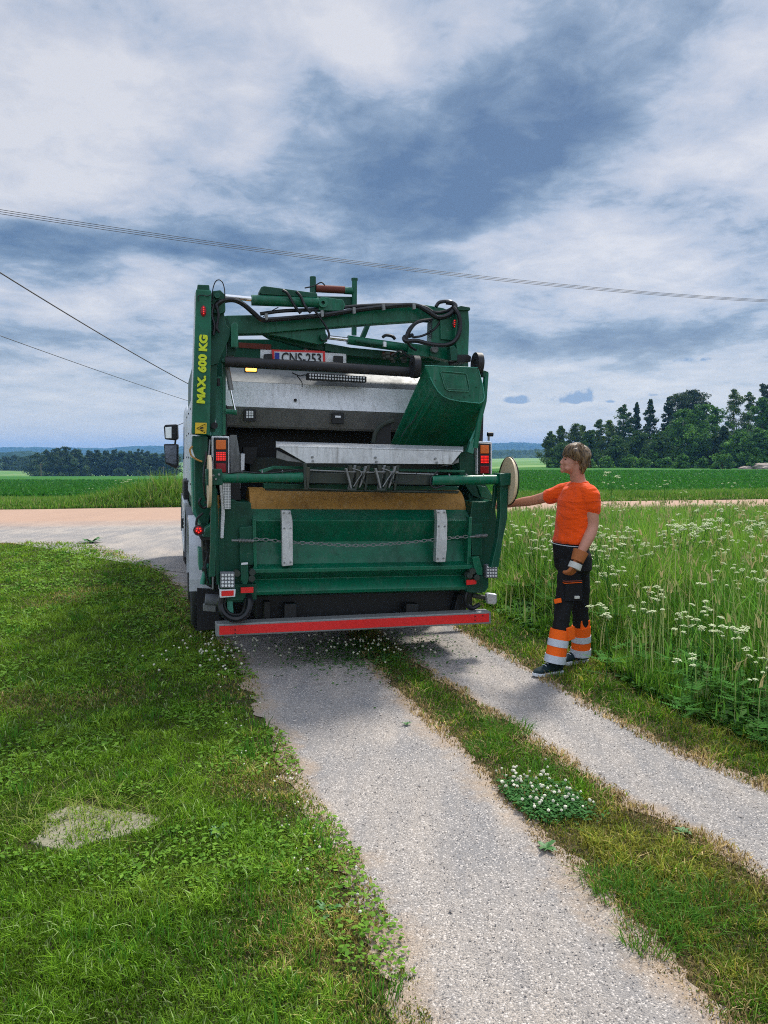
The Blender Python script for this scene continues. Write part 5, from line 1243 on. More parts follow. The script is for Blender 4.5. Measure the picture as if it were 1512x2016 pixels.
h = np.where(pale, h*1.25, h); w = np.where(pale, w*1.25, w)
tint *= rng.uniform(.45, 1.6, (n, 1)) * (.60+.62*np.clip((clump-.3)*2.2, 0, 1))[:, None]
P = np.stack([X, Y, np.full(n, .004)], -1)
o = make_blades('lawn_grass', P, h, w, lean, tint); tag(o, 'short green mown grass covering the lawn left of the drive', 'grass', kind='stuff')
# ---- mown verge right + middle strip
def verge(name, X, Y, hs, yel, lab, edges, reg):
    n = len(X); de = np.minimum.reduce([pdist(X, Y, e) for e in edges]); de = np.where(inpoly(X, Y, reg), de, -de)
    keep = rng.random(n) < np.clip(.85+de/.09+(fnoise(X+3, Y, 6, 3)-.5)*1.8, .02, 1); X, Y, de = X[keep], Y[keep], de[keep]; n = len(X)
    pt = fnoise(X+21, Y+3, 1.6, 4); p2 = fnoise(X-5, Y+30, 4.2, 3)
    cl_ = .6*fnoise(X-9, Y+2, 12, 3)+.4*fnoise(X, Y-40, 4, 2)
    h = hs*(.020+.032*rng.random(n)**1.6)*(.35+.6*p2+1.2*np.clip((cl_-.42)*2.6, 0, 1))*np.clip(.8+de*2.2, .7, 1.15)
    w = .0022+.0009*Y*rng.uniform(.6,1.3,n); lean = rng.normal(0,.6,(n,2))
    tint = lerp3(G3, G1, np.clip(pt*1.5-.2+rng.normal(0,.25,n),0,1))
    yy = rng.random(n) < np.clip((pt-.5)*4.5*yel + .42*yel, 0, .92)
    tint = np.where(yy[:, None], lerp3(YEL, (.17,.22,.03), rng.random(n)), tint)
    dd = rng.random(n) < np.clip(1.0-de/.16+(p2-.5)*.8, 0, 1)*.85 + .07
    tint = np.where(dd[:, None], lerp3(DRY, BROWN, rng.random(n)**2.2), tint)
    tint *= rng.uniform(.45,1.5,(n,1))*(.6+.7*np.clip((cl_-.3)*2.2, 0, 1))[:, None]
    o = make_blades(name, np.stack([X,Y,np.full(n,.004)],-1), h, w, lean, tint); tag(o, lab, 'grass', kind='stuff')
X, Y = sample(480000, 1.7, 14); k = inpoly(X, Y, STRIP) | (pdist(X, Y, EL1[1:-2]) < .07) | (pdist(X, Y, ER0[1:-2]) < .07)
verge('strip_grass', X[k], Y[k], .95, 1.0, 'patchy yellow-green grass and moss between the two wheel tracks', [EL1, ER0], STRIP)
X, Y = sample(420000, 1.7, 24); k = (inpoly(X, Y, RIGHT) | (pdist(X, Y, ER1[1:-6]) < .06)) & (~inpoly(X, Y, MEADOW) | (pdist(X, Y, MEAD) < .25))
verge('verge_grass', X[k], Y[k], 1.35, .45, 'short trampled grass along the right edge of the drive', [ER1], RIGHT)
# ---- grass tufts and broad leaves in lawn: longer coarse blades in clumps
def clumps(centres, per, rad, hmin, hmax, wb, c1, c2, lean_s=.35):
    Ps=[];H=[];W_=[];Ls=[];T=[]
    for (cx, cy, s) in centres:
        m = int(per*s); a = rng.random(m)*6.283; r_ = rad*s*np.sqrt(rng.random(m))
        Ps.append(np.stack([cx+r_*np.cos(a), cy+r_*np.sin(a), terrain_z(cx+0*a, cy+0*a)], -1))
        H.append(rng.uniform(hmin, hmax, m)*(.7+.3*s)); W_.append(wb*(1+.12*cy)*rng.uniform(.7,1.3,m))
        l = rng.normal(0, lean_s*.5, (m, 2)); l[:,0] += np.cos(a)*lean_s*r_/(rad*s); l[:,1] += np.sin(a)*lean_s*r_/(rad*s)
        Ls.append(l); T.append(lerp3(c1, c2, rng.random(m)))
    return [np.concatenate(q) for q in (Ps, H, W_, Ls, T)]
cs = []
for _ in range(240):
    y = math.exp(random.uniform(math.log(2), math.log(14))); x = random.uniform(-.62,.3)*y
    if inpoly(np.array([x]), np.array([y]), LAWN)[0] and pdist(np.array([x]), np.array([y]), EL0)[0] > .12 and math.hypot((x-slab_c[0])/.4,(y-slab_c[1])/.3) > 1: cs.append((x, y, random.uniform(.5,1.2)))
A = clumps(cs, 26, .06, .05, .12, .0035, (.10,.27,.03), (.05,.17,.012))
o = make_blades('long_grass', *A); tag(o, 'longer bright grass sprigs standing up out of the mown lawn', 'grass', kind='stuff')
TUFTS = [g2(*p) for p in ((1190,1740),(1240,1770),(1310,1800),(1350,1840),(1400,1790),(1000,1440),(960,1480),(1060,1520),(1280,1860))]
A = clumps([(x, y, random.uniform(.8,1.3)) for x, y in TUFTS], 190, .11, .04, .09, .003, (.045,.15,.015), (.13,.29,.03), .8)
o = make_blades('tuft_grass', *A); tag(o, 'dark green grass tufts growing in the middle strip', 'grass', kind='stuff')
# ---- meadow
X, Y = sample(330000, 3.4, 25, .05, .80); k = inpoly(X, Y, MEADOW); X, Y = X[k], Y[k]; n = len(X)
dm = pdist(X, Y, MEAD); pt = fnoise(X, Y, .8, 4)
hm = .86 + (.50-.86)*sstep(11, 21, Y)
h = hm*rng.uniform(.35, 1.0, n)*(.65+.7*pt)*np.clip(.14+dm*.85+(fnoise(X, Y, 2.2, 3)-.5)*.8, .12, 1)
w = (.0030+.0010*Y)*rng.uniform(.5,1.3,n)
lean = rng.normal(0, .26, (n, 2))
tint = lerp3((.045,.16,.010), (.28,.50,.055), np.clip(rng.random(n)**1.3*.9+(pt-.5)*1.2, 0, 1))
ys_ = rng.random(n) < .07; tint = np.where(ys_[:, None], lerp3((.30,.33,.09),(.34,.30,.14), rng.random(n)), tint)
o = make_blades('meadow_grass', np.stack([X,Y,np.zeros(n)],-1), h, w, lean, tint, mid=.55); tag(o, 'tall green meadow grass filling the right side behind the worker', 'tall grass', kind='stuff')
# broad reed-like blades
X, Y = sample(5200, 3.6, 20, .05, .8); k = inpoly(X, Y, MEADOW); X, Y = X[k], Y[k]; n = len(X)
hm = .95 + (.4-.95)*sstep(11, 22, Y); dm = pdist(X, Y, MEAD)
o = make_blades('reed_grass', np.stack([X,Y,np.zeros(n)],-1), hm*rng.uniform(.6,1.0,n)*np.clip(.2+dm*.9, .2, 1), (.010+.0008*Y)*rng.uniform(.7,1.2,n), rng.normal(0,.16,(n,2)), lerp3((.09,.27,.03),(.19,.42,.06), rng.random(n)), mid=.6)
tag(o, 'broad bright reed blades scattered through the meadow', 'tall grass', kind='stuff')
# seed stalks standing above the meadow
X, Y = sample(2600, 3.8, 21, .05, .8); k = inpoly(X, Y, MEADOW); X, Y = X[k], Y[k]; n = len(X)
hm = (1.02 + (.62-1.02)*sstep(11, 21, Y))*rng.uniform(.72, 1.05, n)*np.clip(.45+pdist(X, Y, MEAD), .4, 1)
ln = rng.normal(0, .10, (n, 2)); P0 = np.stack([X, Y, np.zeros(n)], -1); tn = lerp3((.22,.34,.09), (.42,.40,.20), rng.random(n))
o = make_blades('seed_stalks', P0, hm, (.0018+.0006*Y), ln, tn, mid=.6); tag(o, 'thin pale seed stalks standing above the meadow', 'seed stalks', kind='stuff')
m_ = rng.random(n) < .6; Pt = P0[m_] + np.stack([ln[m_,0]*hm[m_]*.9, ln[m_,1]*hm[m_]*.9, hm[m_]*(.86)], -1); q_ = len(Pt)
Pt = np.repeat(Pt, 3, axis=0) + rng.normal(0, .008, (q_*3, 3)); 
o = make_blades('seed_heads', Pt, rng.uniform(.05,.12,q_*3), np.repeat(.004+.0012*Y[m_], 3)*rng.uniform(.6,1.2,q_*3), rng.normal(0,.35,(q_*3,2)), np.repeat(tn[m_], 3, axis=0)*np.array([1.05,.92,.9]), mid=.5); tag(o, 'feathery straw-coloured seed heads over the meadow', 'seed heads', kind='stuff')
# ---- low leafy herbs along meadow foot
def leaflets(name, X, Y, Z, s, tint, lab, cat, mat='leaf'):
    n = len(X); a = rng.random(n)*6.283; tl = rng.normal(0, .5, n)
    d = np.stack([np.cos(a), np.sin(a), np.sin(tl)*.5], -1); e = np.stack([-np.sin(a), np.cos(a), rng.normal(0,.3,n)], -1)
    P = np.stack([X, Y, Z], -1)
    V = np.stack([P, P+(d*.5+e*.3)*s[:,None], P+d*s[:,None], P+(d*.5-e*.3)*s[:,None]], 1).reshape(-1,3)
    o4 = np.arange(n)*4
    o = mesh_np(name, V, F4=np.stack([o4,o4+1,o4+2,o4+3],-1), tint=np.repeat(tint,4,axis=0), mat=mat)
    tag(o, lab, cat, kind='stuff'); return o
X, Y = sample(150000, 3.2, 20, .03, .8); k = inpoly(X, Y, MEADOW) & (pdist(X, Y, MEAD) < .9 + .6*fnoise(X, Y, 1.1, 2)); X, Y = X[k], Y[k]; n = len(X)
dm = pdist(X, Y, MEAD)
leaflets('meadow_herbs', X, Y, rng.random(n)*(.06+.28*np.clip(dm,0,1)), (.028+.006*Y)*rng.uniform(.5,1.4,n), lerp3((.022,.085,.010),(.07,.20,.02), rng.random(n)), 'dark leafy herbs at the foot of the meadow', 'herbs')
# lawn clover leaves
X, Y = sample(60000, 1.9, 14, -.66, .3); k = inpoly(X, Y, LAWN); X, Y = X[k], Y[k]; pp = fnoise(X+3, Y+8, 1.7, 3); k = (pp > .5) & (np.hypot((X-slab_c[0])/.34, (Y-slab_c[1])/.26) > 1.1); X, Y = X[k], Y[k]; n = len(X)
leaflets('lawn_weeds', X, Y, .012+.03*rng.random(n), (.009+.0035*Y)*rng.uniform(.6,1.6,n), lerp3((.07,.18,.012),(.17,.32,.03), rng.random(n)), 'clover and dandelion leaves low among the mown grass', 'weeds')
# ---- far roadside tall grass beyond the road
n0 = 120000
X = rng.uniform(-24, 30, n0); off = rng.random(n0)**1.4*4.5
fe = np.interp(X, [p[0] for p in far_edge], [p[1] for p in far_edge]); Y = fe + .05 + off
boost = np.exp(-((X+7.6)/1.9)**2)*np.exp(-((off-1.0)/1.2)**2)
boost2 = sstep(-9.0, -7.2, X)*(1-sstep(0, 3, X))
h = (.30 + .22*fnoise(X, Y, .6, 3) + .75*boost + .36*boost2*(off < 2.2))*rng.uniform(.45,1.0,n0)*np.clip(.35+off, .3, 1)
h = np.where(off > 3.0, h*.75, h)
w = (.012+.012*rng.random(n0))*1.5; lean = rng.normal(0,.22,(n0,2))
tint = lerp3((.06,.17,.012),(.20,.37,.05), np.clip(rng.random(n0)*.9 + (fnoise(X,Y,.5,2)-.5)*.6,0,1)); q = rng.random(n0) < .12; tint[q] = (.33,.33,.12)
o = make_blades('roadside_grass', np.stack([X,Y,terrain_z(X,Y)],-1), h, w, lean, tint); tag(o, 'ragged tall grass on the far side of the gravel road', 'tall grass', kind='stuff')
# crop leaves in the nearer part of the field
n0 = 130000
Y = np.exp(rng.uniform(math.log(30), math.log(95), n0)); X = rng.uniform(-.62,.62,n0)*Y; k = Y > 31+.21*X; X, Y = X[k], Y[k]; n = len(X)
o = make_blades('crop_leaves', np.stack([X,Y,terrain_z(X,Y)+.06],-1), rng.uniform(.14,.30,n), .02+.0022*Y*rng.uniform(.6,1.3,n), rng.normal(0,.4,(n,2)), lerp3((.022,.11,.010),(.06,.23,.025), rng.random(n)))
tag(o, 'even dark green young crop covering the field', 'crop', kind='stuff')

# ------------------------------------------------------------------ loose stones
X, Y = sample(110000, 1.7, 16, -.55, .7)
k = (inpoly(X, Y, EL0[:-12] + EL1[::-1]) | inpoly(X, Y, ER0 + ER1[:-6][::-1])); 
k &= ~inpoly(X, Y, LAWN) & ~inpoly(X, Y, STRIP)
X, Y = X[k], Y[k]; n = len(X)
s = (.0011 + .0034*rng.random(n)**3.6)*(1+.10*Y) ; big = rng.random(n) < .008; s = np.where(big, s*2.2, s)
base = np.array([[1,0,0],[0,1,0],[-1,0,0],[0,-1,0],[0,0,.8],[0,0,-.8]], float)
ang = rng.random(n)*6.283; ca, sa = np.cos(ang), np.sin(ang)
Vb = base[None]*rng.uniform(.6,1.3,(n,6,1))
Vx = Vb[...,0]*ca[:,None]-Vb[...,1]*sa[:,None]*.7; Vy = Vb[...,0]*sa[:,None]+Vb[...,1]*ca[:,None]*.7
V = np.stack([X[:,None]+Vx*s[:,None], Y[:,None]+Vy*s[:,None], .008+s[:,None]*.35+Vb[...,2]*s[:,None]*.75], -1).reshape(-1,3)
fb = np.array([[0,1,4],[1,2,4],[2,3,4],[3,0,4],[1,0,5],[2,1,5],[3,2,5],[0,3,5]])
F3 = (fb[None]+(np.arange(n)*6)[:,None,None]).reshape(-1,3)
tn = lerp3((.15,.14,.135),(.60,.53,.46), rng.random(n)**.6)
o = mesh_np('loose_gravel', V, F3=F3, tint=np.repeat(tn,6,axis=0), mat='tinted'); tag(o, 'loose small grey stones scattered over the wheel tracks', 'gravel', kind='stuff')

# ------------------------------------------------------------------ white clover patches
def ico(c, r):
    t = (1+5**.5)/2
    v = np.array([(-1,t,0),(1,t,0),(-1,-t,0),(1,-t,0),(0,-1,t),(0,1,t),(0,-1,-t),(0,1,-t),(t,0,-1),(t,0,1),(-t,0,-1),(-t,0,1)], float)/math.sqrt(1+t*t)
    f = np.array([(0,11,5),(0,5,1),(0,1,7),(0,7,10),(0,10,11),(1,5,9),(5,11,4),(11,10,2),(10,7,6),(7,1,8),(3,9,4),(3,4,2),(3,2,6),(3,6,8),(3,8,9),(4,9,5),(2,4,11),(6,2,10),(8,6,7),(9,8,1)])
    return v, f
def flowers(name, C, r, stemh, lab, tintc=(.62,.60,.46)):
    n = len(C); v, f = ico(None, 1)
    jit = rng.uniform(.75,1.25,(n,12,1))
    V1 = C[:,None,:] + np.array([0,0,1.0])*stemh[:,None,None] + v[None]*r[:,None,None]*jit*np.array([1,1,.85])
    F1 = (f[None]+(np.arange(n)*12)[:,None,None]).reshape(-1,3)
    T1 = np.repeat(np.array(tintc)[None]*rng.uniform(.7,1.1,(n,1)), 12, axis=0)
    # stems
    w = .0012*(1+.1*C[:,1])
    S = np.stack([C-np.stack([w,w*0,w*0],-1), C+np.stack([w,w*0,w*0],-1), C+np.stack([w*0,w*0,stemh],-1)], 1).reshape(-1,3)
    F2 = np.arange(n*3).reshape(-1,3)+len(V1.reshape(-1,3)); T2 = np.tile(np.array([[.08,.2,.03]]),(n*3,1))
    o = mesh_np(name, np.concatenate([V1.reshape(-1,3),S]), F3=np.concatenate([F1,F2]), tint=np.concatenate([T1,T2]), mat='tinted')
    tag(o, lab, 'flowers', kind='stuff'); return o
pc = [g2(*p) for p in ((1030,1565),(1075,1572),(1105,1592),(1055,1598))]
X = np.concatenate([rng.normal(c[0], .14, 1500) for c in pc]); Y = np.concatenate([rng.normal(c[1], .13, 1500) for c in pc]); k = inpoly(X, Y, STRIP); X, Y = X[k], Y[k]
k = np.minimum.reduce([np.hypot(X-c[0], Y-c[1]) for c in pc]) < .05+.24*fnoise(X, Y, 9, 3)*rng.random(len(X))**.4; X, Y = X[k], Y[k]; n = len(X)
leaflets('clover_leaves', X, Y, .01+.04*rng.random(n), .014+.012*rng.random(n), lerp3((.02,.10,.015),(.06,.19,.04), rng.random(n)), 'dark green clover cushion in the middle strip', 'clover')
k = rng.random(n) < .012; nn = k.sum()
X1 = np.concatenate([X[k], rng.normal(g2(1025,1545)[0], .10, 26)]); Y1 = np.concatenate([Y[k], rng.normal(g2(1025,1545)[1], .06, 26)]); nn = len(X1)
flowers('clover_flowers', np.stack([X1,Y1,np.full(nn,.02)],-1), rng.uniform(.006,.010,nn), rng.uniform(.035,.06,nn), 'white clover heads on the clover cushion in the middle strip')
X = rng.normal(g2(730,1278)[0], .33, 90); Y = rng.normal(g2(730,1278)[1], .25, 90)
flowers('clover_flowers', np.stack([X,Y,np.full(90,.02)],-1), rng.uniform(.008,.012,90), rng.uniform(.04,.07,90), 'white clover heads in the shade behind the truck bumper')
X = rng.normal(g2(440,1285)[0], .26, 90); Y = rng.normal(g2(440,1285)[1], .38, 90)
flowers('clover_flowers', np.stack([X,Y,np.full(90,.02)],-1), rng.uniform(.008,.012,90), rng.uniform(.04,.07,90), 'white clover heads by the left rear wheel')
ed = np.array([EL0[i] for i in range(3, 12)]); tq = rng.random(70)*(len(ed)-1.01); ii = tq.astype(int); fr = (tq-ii)[:,None]
pe = ed[ii]*(1-fr)+ed[ii+1]*fr; pe[:,0] -= .05+.3*rng.random(70)
flowers('clover_flowers', np.concatenate([pe, np.full((70,1),.015)],1), rng.uniform(.003,.007,70), rng.uniform(.03,.05,70), 'sparse small clover heads along the lawn edge')
# low blue-green herb mass under the truck shadow clover
X = rng.normal(g2(720,1285)[0], .35, 3000); Y = rng.normal(g2(720,1285)[1], .35, 3000)
leaflets('strip_herbs', X, Y, .01+.04*rng.random(3000), .02+.015*rng.random(3000), lerp3((.03,.10,.02),(.08,.18,.04), rng.random(3000)), 'low clover leaves in the strip behind the bumper', 'herbs')

# ------------------------------------------------------------------ rosette weed, slab
def rosette(px, py, s, lab, grp=None, nl=11):
    x, y = g2(px, py); mb = MB()
    for i in range(nl):
        a = i*2.4+random.random()*.4; l = s*random.uniform(.6,1.1); w = l*.20
        d = Vector((math.cos(a), math.sin(a), 0)); e = Vector((-d.y, d.x, 0)); up = Vector((0,0,1)); z1 = random.uniform(.12,.5)
        pts = [(0,0,.0),(.35,1,.55),(.7,.9,.9),(1,0,.7)]
        vs = [Vector((0,0,.006))]
        rows = []
        for (t, wd, zz) in pts: 
            c = d*l*t + up*(l*z1*zz+.008); rows.append((c-e*w*wd*.9, c+up*-.0, c+e*w*wd*.9))
        V = [p for r_ in rows for p in r_]; Fs = []
        for q in range(3):
            for m_ in range(2): Fs.append((q*3+m_, q*3+m_+1, q*3+m_+4, q*3+m_+3))
        mb.add(V, Fs)
    o = mb.build('rosette_weed', MAT['weed']); o.location = (x, y, .005); tag(o, lab, 'weed', grp); return o
MAT['weed'] = painted('weed_leaf', (.045,.15,.03), dirt=(.07,.12,.03), damt=.4, rough=.55)
rosette(1075, 1676, .055, 'small green rosette weed alone on the gravel beside the middle strip', nl=13)
rosette(1345, 1645, .05, 'small rosette weed on the right wheel track edge')
rosette(800, 1430, .035, 'tiny rosette weed on the left wheel track near the strip')
rosette(645, 1800, .065, 'broad-leaved weed in the lawn close to the drive edge', nl=9)
rosette(430, 1645, .065, 'bright leafy weed right of the half-buried slab', nl=10)
rosette(180, 1070, .25, 'leafy weed at the tip of the lawn by the road', nl=14)
mb = MB(); sv_ = []
for i in range(16):
    a = i/16*6.283; r_ = 1+.22*math.sin(a*3+1)+.08*math.sin(a*7); sv_.append((slab_c[0]+.27*r_*math.cos(a), slab_c[1]+.19*r_*math.sin(a)))
mb.prism([(x,y,-.03) for x,y in sv_], [(x,y,.012) for x,y in sv_])
o = mb.build('stone_slab', 'concrete', bevel=.006); tag(o, 'pale half-buried stone slab showing through the lawn', 'slab')
# dry cut straw over the slab
X = rng.normal(slab_c[0]-.05, .22, 420); Y = rng.normal(slab_c[1]+.08, .14, 420); n = 420
o = make_blades('cut_grass', np.stack([X,Y,np.full(n,.016)],-1), rng.uniform(.03,.10,n), np.full(n,.004), rng.normal(0,1.3,(n,2)), lerp3((.35,.36,.10),(.24,.33,.05), rng.random(n)), mid=.25); tag(o, 'yellowed cut grass lying over the stone slab', 'grass clippings', kind='stuff')

# ------------------------------------------------------------------ cow parsley
def parsley_proto(seed, H):
    r = random.Random(seed); root = empty('cow_parsley')
    mb = MB(); tops = []
    segs = [Vector((0,0,0))]
    for i in range(5): segs.append(segs[-1]+Vector((r.uniform(-.02,.02), r.uniform(-.02,.02), H*.72/5)))
    mb.tube(segs, [.004,.004,.0035,.003,.0028,.0025], 4)
    for i in range(r.choice((3,4,5))):
        b = segs[r.choice((2,3,4,5,5))]; a = r.uniform(0,6.283); l = r.uniform(.08,.19)
        t = Vector((b.x+math.cos(a)*l, b.y+math.sin(a)*l, H*r.uniform(.82,1.0)))
        mb.tube([b, (b+t)/2+Vector((0,0,-.03)), t], [.0025,.002,.0015], 4); tops.append(t)
    for i in range(9):   # ferny leaves
        b = segs[r.choice((1,2,2,3))]; a = r.uniform(0,6.283); d = Vector((math.cos(a), math.sin(a), .25)); e = Vector((-d.y, d.x, 0))
        for q in range(7):
            c = b+d*(.03+.022*q); wd = .045*(1-q/8)
            mb.add([c, c+e*wd+d*.02, c+d*.018, c-e*wd+d*.02], [(0,1,2),(0,2,3)])
    mb.build('stem', 'stemgreen', root)
    for t in tops:
        fb = MB(); R0 = r.uniform(.014,.036); tl_ = Vector((0,0,r.uniform(-.5,.5))); tp_ = r.uniform(0, 6.28)
        for i in range(24):
            a = i*2.4+r.uniform(-.3,.3); rr = R0*math.sqrt((i+.5)/24)*r.uniform(.85,1.1); s = .0048*r.uniform(.6,1.3)
            c = t+tl_*rr*math.cos(a+tp_)*30*R0+Vector((math.cos(a)*rr, math.sin(a)*rr, .014-rr*rr*9+r.uniform(-.006,.006)))
            vs = [c+Vector((s*1.3*math.cos(k*1.047+a), s*1.3*math.sin(k*1.047+a), 0)) for k in range(6)]
            fb.add(vs+[c+Vector((0,0,.004)), c-Vector((0,0,.003))], [(k,(k+1)%6,6) for k in range(6)]+[((k+1)%6,k,7) for k in range(6)])
            if i % 4 == 0: fb.add([t-Vector((0,0,.03)), c+Vector((.001,0,0)), c-Vector((.001,0,0))], [(0,1,2)])
        fb.build('flower_head', 'petal', root)
    return root
MAT['stemgreen'] = painted('stem_green', (.05,.15,.025), dirt=(.07,.14,.03), damt=.5, rough=.9, spec=.05)
MAT['petal'] = painted('cream_petal', (.56,.61,.36), dirt=(.28,.38,.12), damt=.9, rough=.8, bump=0)
protos = [parsley_proto(s, H) for s, H in ((1,.92),(2,.84),(3,.98),(4,.74),(5,.88),(6,.80))]
spots = []
for (px, py, Y) in [(1345,1060,9),(1290,1070,8.5),(1235,1090,8),(1190,1110,7.5),(1210,1130,7.4),(1270,1180,6.9),(1310,1200,6.6),(1370,1210,6.3),(1390,1215,6.2),(1420,1220,6),(1450,1230,5.8),(1350,1225,6.1),(1440,1240,5.7),(1480,1245,5.5),(1500,1265,5.3),(1330,1285,5.4),(1485,1285,4.9),(1495,1320,4.6),(1500,1300,4.8),
                    (1340,1180,7.1),(1355,1195,6.6),(1290,1150,7.4),(1440,1125,7.4),(1465,1150,6.9),(1400,1140,7.2),(1240,1165,6.8),(1480,1090,8.3),(1180,1185,6.9)]:
    zz = .70 if py < 1150 else (.64 if py < 1250 else .50)
    Y = (1.7-zz)*1514/(py-897); p = Wp(px, py, Y); spots.append((p.x+.05, Y, p.z))
r_ = random.Random(11)
while len(spots) < 170:
    y = math.exp(r_.uniform(math.log(4.2), math.log(19))); x = r_.uniform(.10, .62)*y
    if not inpoly(np.array([x]), np.array([y]), MEADOW)[0] or pdist(np.array([x]), np.array([y]), MEAD)[0] < .22: continue
    if vnoise(x, y, .7) < .5 and r_.random() < .9: continue
    if y > 9 and r_.random() < .75: continue
    hh = .95 + (.45-.95)*float(sstep(11, 21, y)); spots.append((x, y, hh*r_.uniform(.72, 1.1)))
for (px, py) in ((232,945),(248,942),(262,946),(275,948),(282,958),(305,962),(312,965),(330,970),(170,958),(60,985),(45,984),(112,985),(348,972)):
    p = Wp(px, py, 26.3 if px > 150 else 25.0); spots.append((p.x, p.y, max(.3, p.z)))
for (px, py) in ((1206,925),(1203,942),(1240,950),(1186,970),(1308,945),(1430,950),(1345,965)):
    p = Wp(px, py, 20.0 if py<960 else 24.); spots.append((p.x, p.y, max(.3, p.z)))
GRP = 'cow parsley flowering in the tall grass'
for i, (x, y, hgt) in enumerate(spots):
    pr = protos[i % 6]
    if i < 6: root = pr
    else:
        root = pr.copy(); col.objects.link(root)
        for ch in pr.children:
            c = ch.copy(); col.objects.link(c); c.parent = root
    H0 = (.92,.84,.98,.74,.88,.80)[i % 6]; s = hgt/H0
    wide = 1.2 if y > 23 else (1.15 if i < 28 else 1 + max(0, y-9)*.012)
    root.location = (x, y, float(terrain_z(x, y))); root.rotation_euler = (0, 0, r_.uniform(0, 6.28)); root.scale = (s*wide, s*wide, s)
    if y > 23 and x < 0: tag(root, 'white-flowered cow parsley in the rough grass across the road', 'wildflower', 'cow parsley across the road')
    elif y >= 19.9: tag(root, 'thin pale-topped flower stalk near the road beyond the meadow', 'wildflower', 'flower stalks by the road')
    elif y < 5.6: tag(root, 'cow parsley with creamy umbels at the near edge of the meadow', 'wildflower', GRP+' nearest the camera')
    else: tag(root, 'cow parsley with flat white umbels in the tall meadow', 'wildflower', GRP)

# ------------------------------------------------------------------ trees
def tree(name, x, y, H, Wd, kind, seed, tintA, tintB, label, group, z=None, bare=.12, nleaf=None, lsize=None, trunkc='bark'):
    r = np.random.default_rng(seed); z0 = float(terrain_z(x, y)) if z is None else z
    root = empty(name, (x, y, z0)); tag(root, label, 'shrub' if kind == 'bush' else 'tree', group)
    nl = nleaf or 5200; ls = lsize or H*.028
    cl = []
    nc = 130 if kind != 'bush' else 34
    for i in range(nc):
        t = r.random(); a = r.random()*6.283
        if kind == 'spruce':
            t = 1-r.random()**.6*.97 if False else r.random(); rad = Wd*.5*(1-t)**.85*(.35+.65*r.random()); zz = H*(bare+(1-bare)*t); cs_ = Wd*.085*(1.2-t)+.15
        elif kind == 'pine':
            t = r.random(); rad = Wd*.5*math.sqrt(max(.05, math.sin(math.pi*(.12+.8*t))))*(.2+.8*r.random()); zz = H*(.42+.58*t); cs_ = Wd*.10
        elif kind == 'bush':
            t = r.random(); rad = Wd*.5*math.sqrt(1-t*t)*r.random()**.5; zz = H*t*.85; cs_ = Wd*.14
        else:
            t = r.random(); prof = max(.08, math.sin(math.pi*min(1, .16+.80*t)))**.7*(1-.25*t); lob = 1+.28*math.sin(a*3+seed)+.2*math.sin(a*2+seed*1.7+t*7); rad = Wd*.5*prof*(.10+.90*r.random())*lob; zz = H*(bare+(1-bare)*t*.97)*(1+.05*math.sin(a*2+seed)); cs_ = (.35+Wd*.062)*(1.2-.6*t)
        cl.append((math.cos(a)*rad, math.sin(a)*rad, zz, cs_*r.uniform(.6,1.35), r.uniform(0,1)))
    cl.append((0,0,H*.97, Wd*.05, .5));
    if kind != 'bush':
        for q in range(14 if kind == 'spruce' else 6): cl.append((0,0,H*(bare+(1-bare)*(q+.5)/14), Wd*(.10 if kind != 'spruce' else .12*(1-q/15)+.03), .2)) if kind == 'spruce' or q < 4 else None 
    cl = np.array(cl); m = r.integers(0, len(cl), nl); c = cl[m]
    d = r.normal(0, 1, (nl, 3)); d /= np.linalg.norm(d, axis=1)[:, None]; rr = r.random(nl)**.4
    P = c[:, :3] + d*(c[:, 3]*rr)[:, None]*np.array([1.15,1.15,.75])
    P[:, 2] = np.maximum(P[:, 2], .1)
    u = r.normal(0,1,(nl,3)); u /= np.linalg.norm(u,axis=1)[:,None]; v = np.cross(u, r.normal(0,1,(nl,3))); v /= np.linalg.norm(v,axis=1)[:,None]
    s = ls*r.uniform(.5,1.3,nl)
    V = np.stack([P-u*s[:,None]*.5, P+v*s[:,None]*.32, P+u*s[:,None]*.5, P-v*s[:,None]*.32],1).reshape(-1,3)
    o4 = np.arange(nl)*4
    tn = lerp3(tintA, tintB, np.clip(c[:,4]*.9 + r.random(nl)*.4-.1, 0, 1))*r.uniform(.6,1.4,(nl,1))*1.5
    mesh_np('crown', V, F4=np.stack([o4,o4+1,o4+2,o4+3],-1), tint=np.repeat(tn,4,axis=0), mat='leaf', parent=root)
    mb = MB(); tr = H*.016
    if kind != 'bush':
        mb.tube([(0,0,-.3),(tr*.6,0,H*.3),(0,tr*.8,H*.62),(0,0,H*.95)], [tr,tr*.8,tr*.5,tr*.12], 6)
        for q in cl[:16]: mb.tube([(0,0,max(.2,q[2]*.82)), (q[0]*.5,q[1]*.5,q[2]*.93), (q[0],q[1],q[2])], [tr*.35,tr*.22,tr*.08], 4)
    else:
        for q in cl[:7]: mb.tube([(q[0]*.1,q[1]*.1,-.1), (q[0],q[1],q[2])], [tr,tr*.3], 4)
    mb.build('trunk', trunkc, root)
    return root
MAT['bark'] = painted('bark', (.10,.08,.065), damt=.4, rough=.9); MAT['birchbark'] = painted('birch_bark', (.42,.40,.36), damt=.5, rough=.8)
DA, DB = (.016,.038,.010), (.085,.135,.026); LA, LB = (.016,.052,.009), (.085,.185,.032); SA, SB = (.010,.026,.010), (.040,.070,.022)
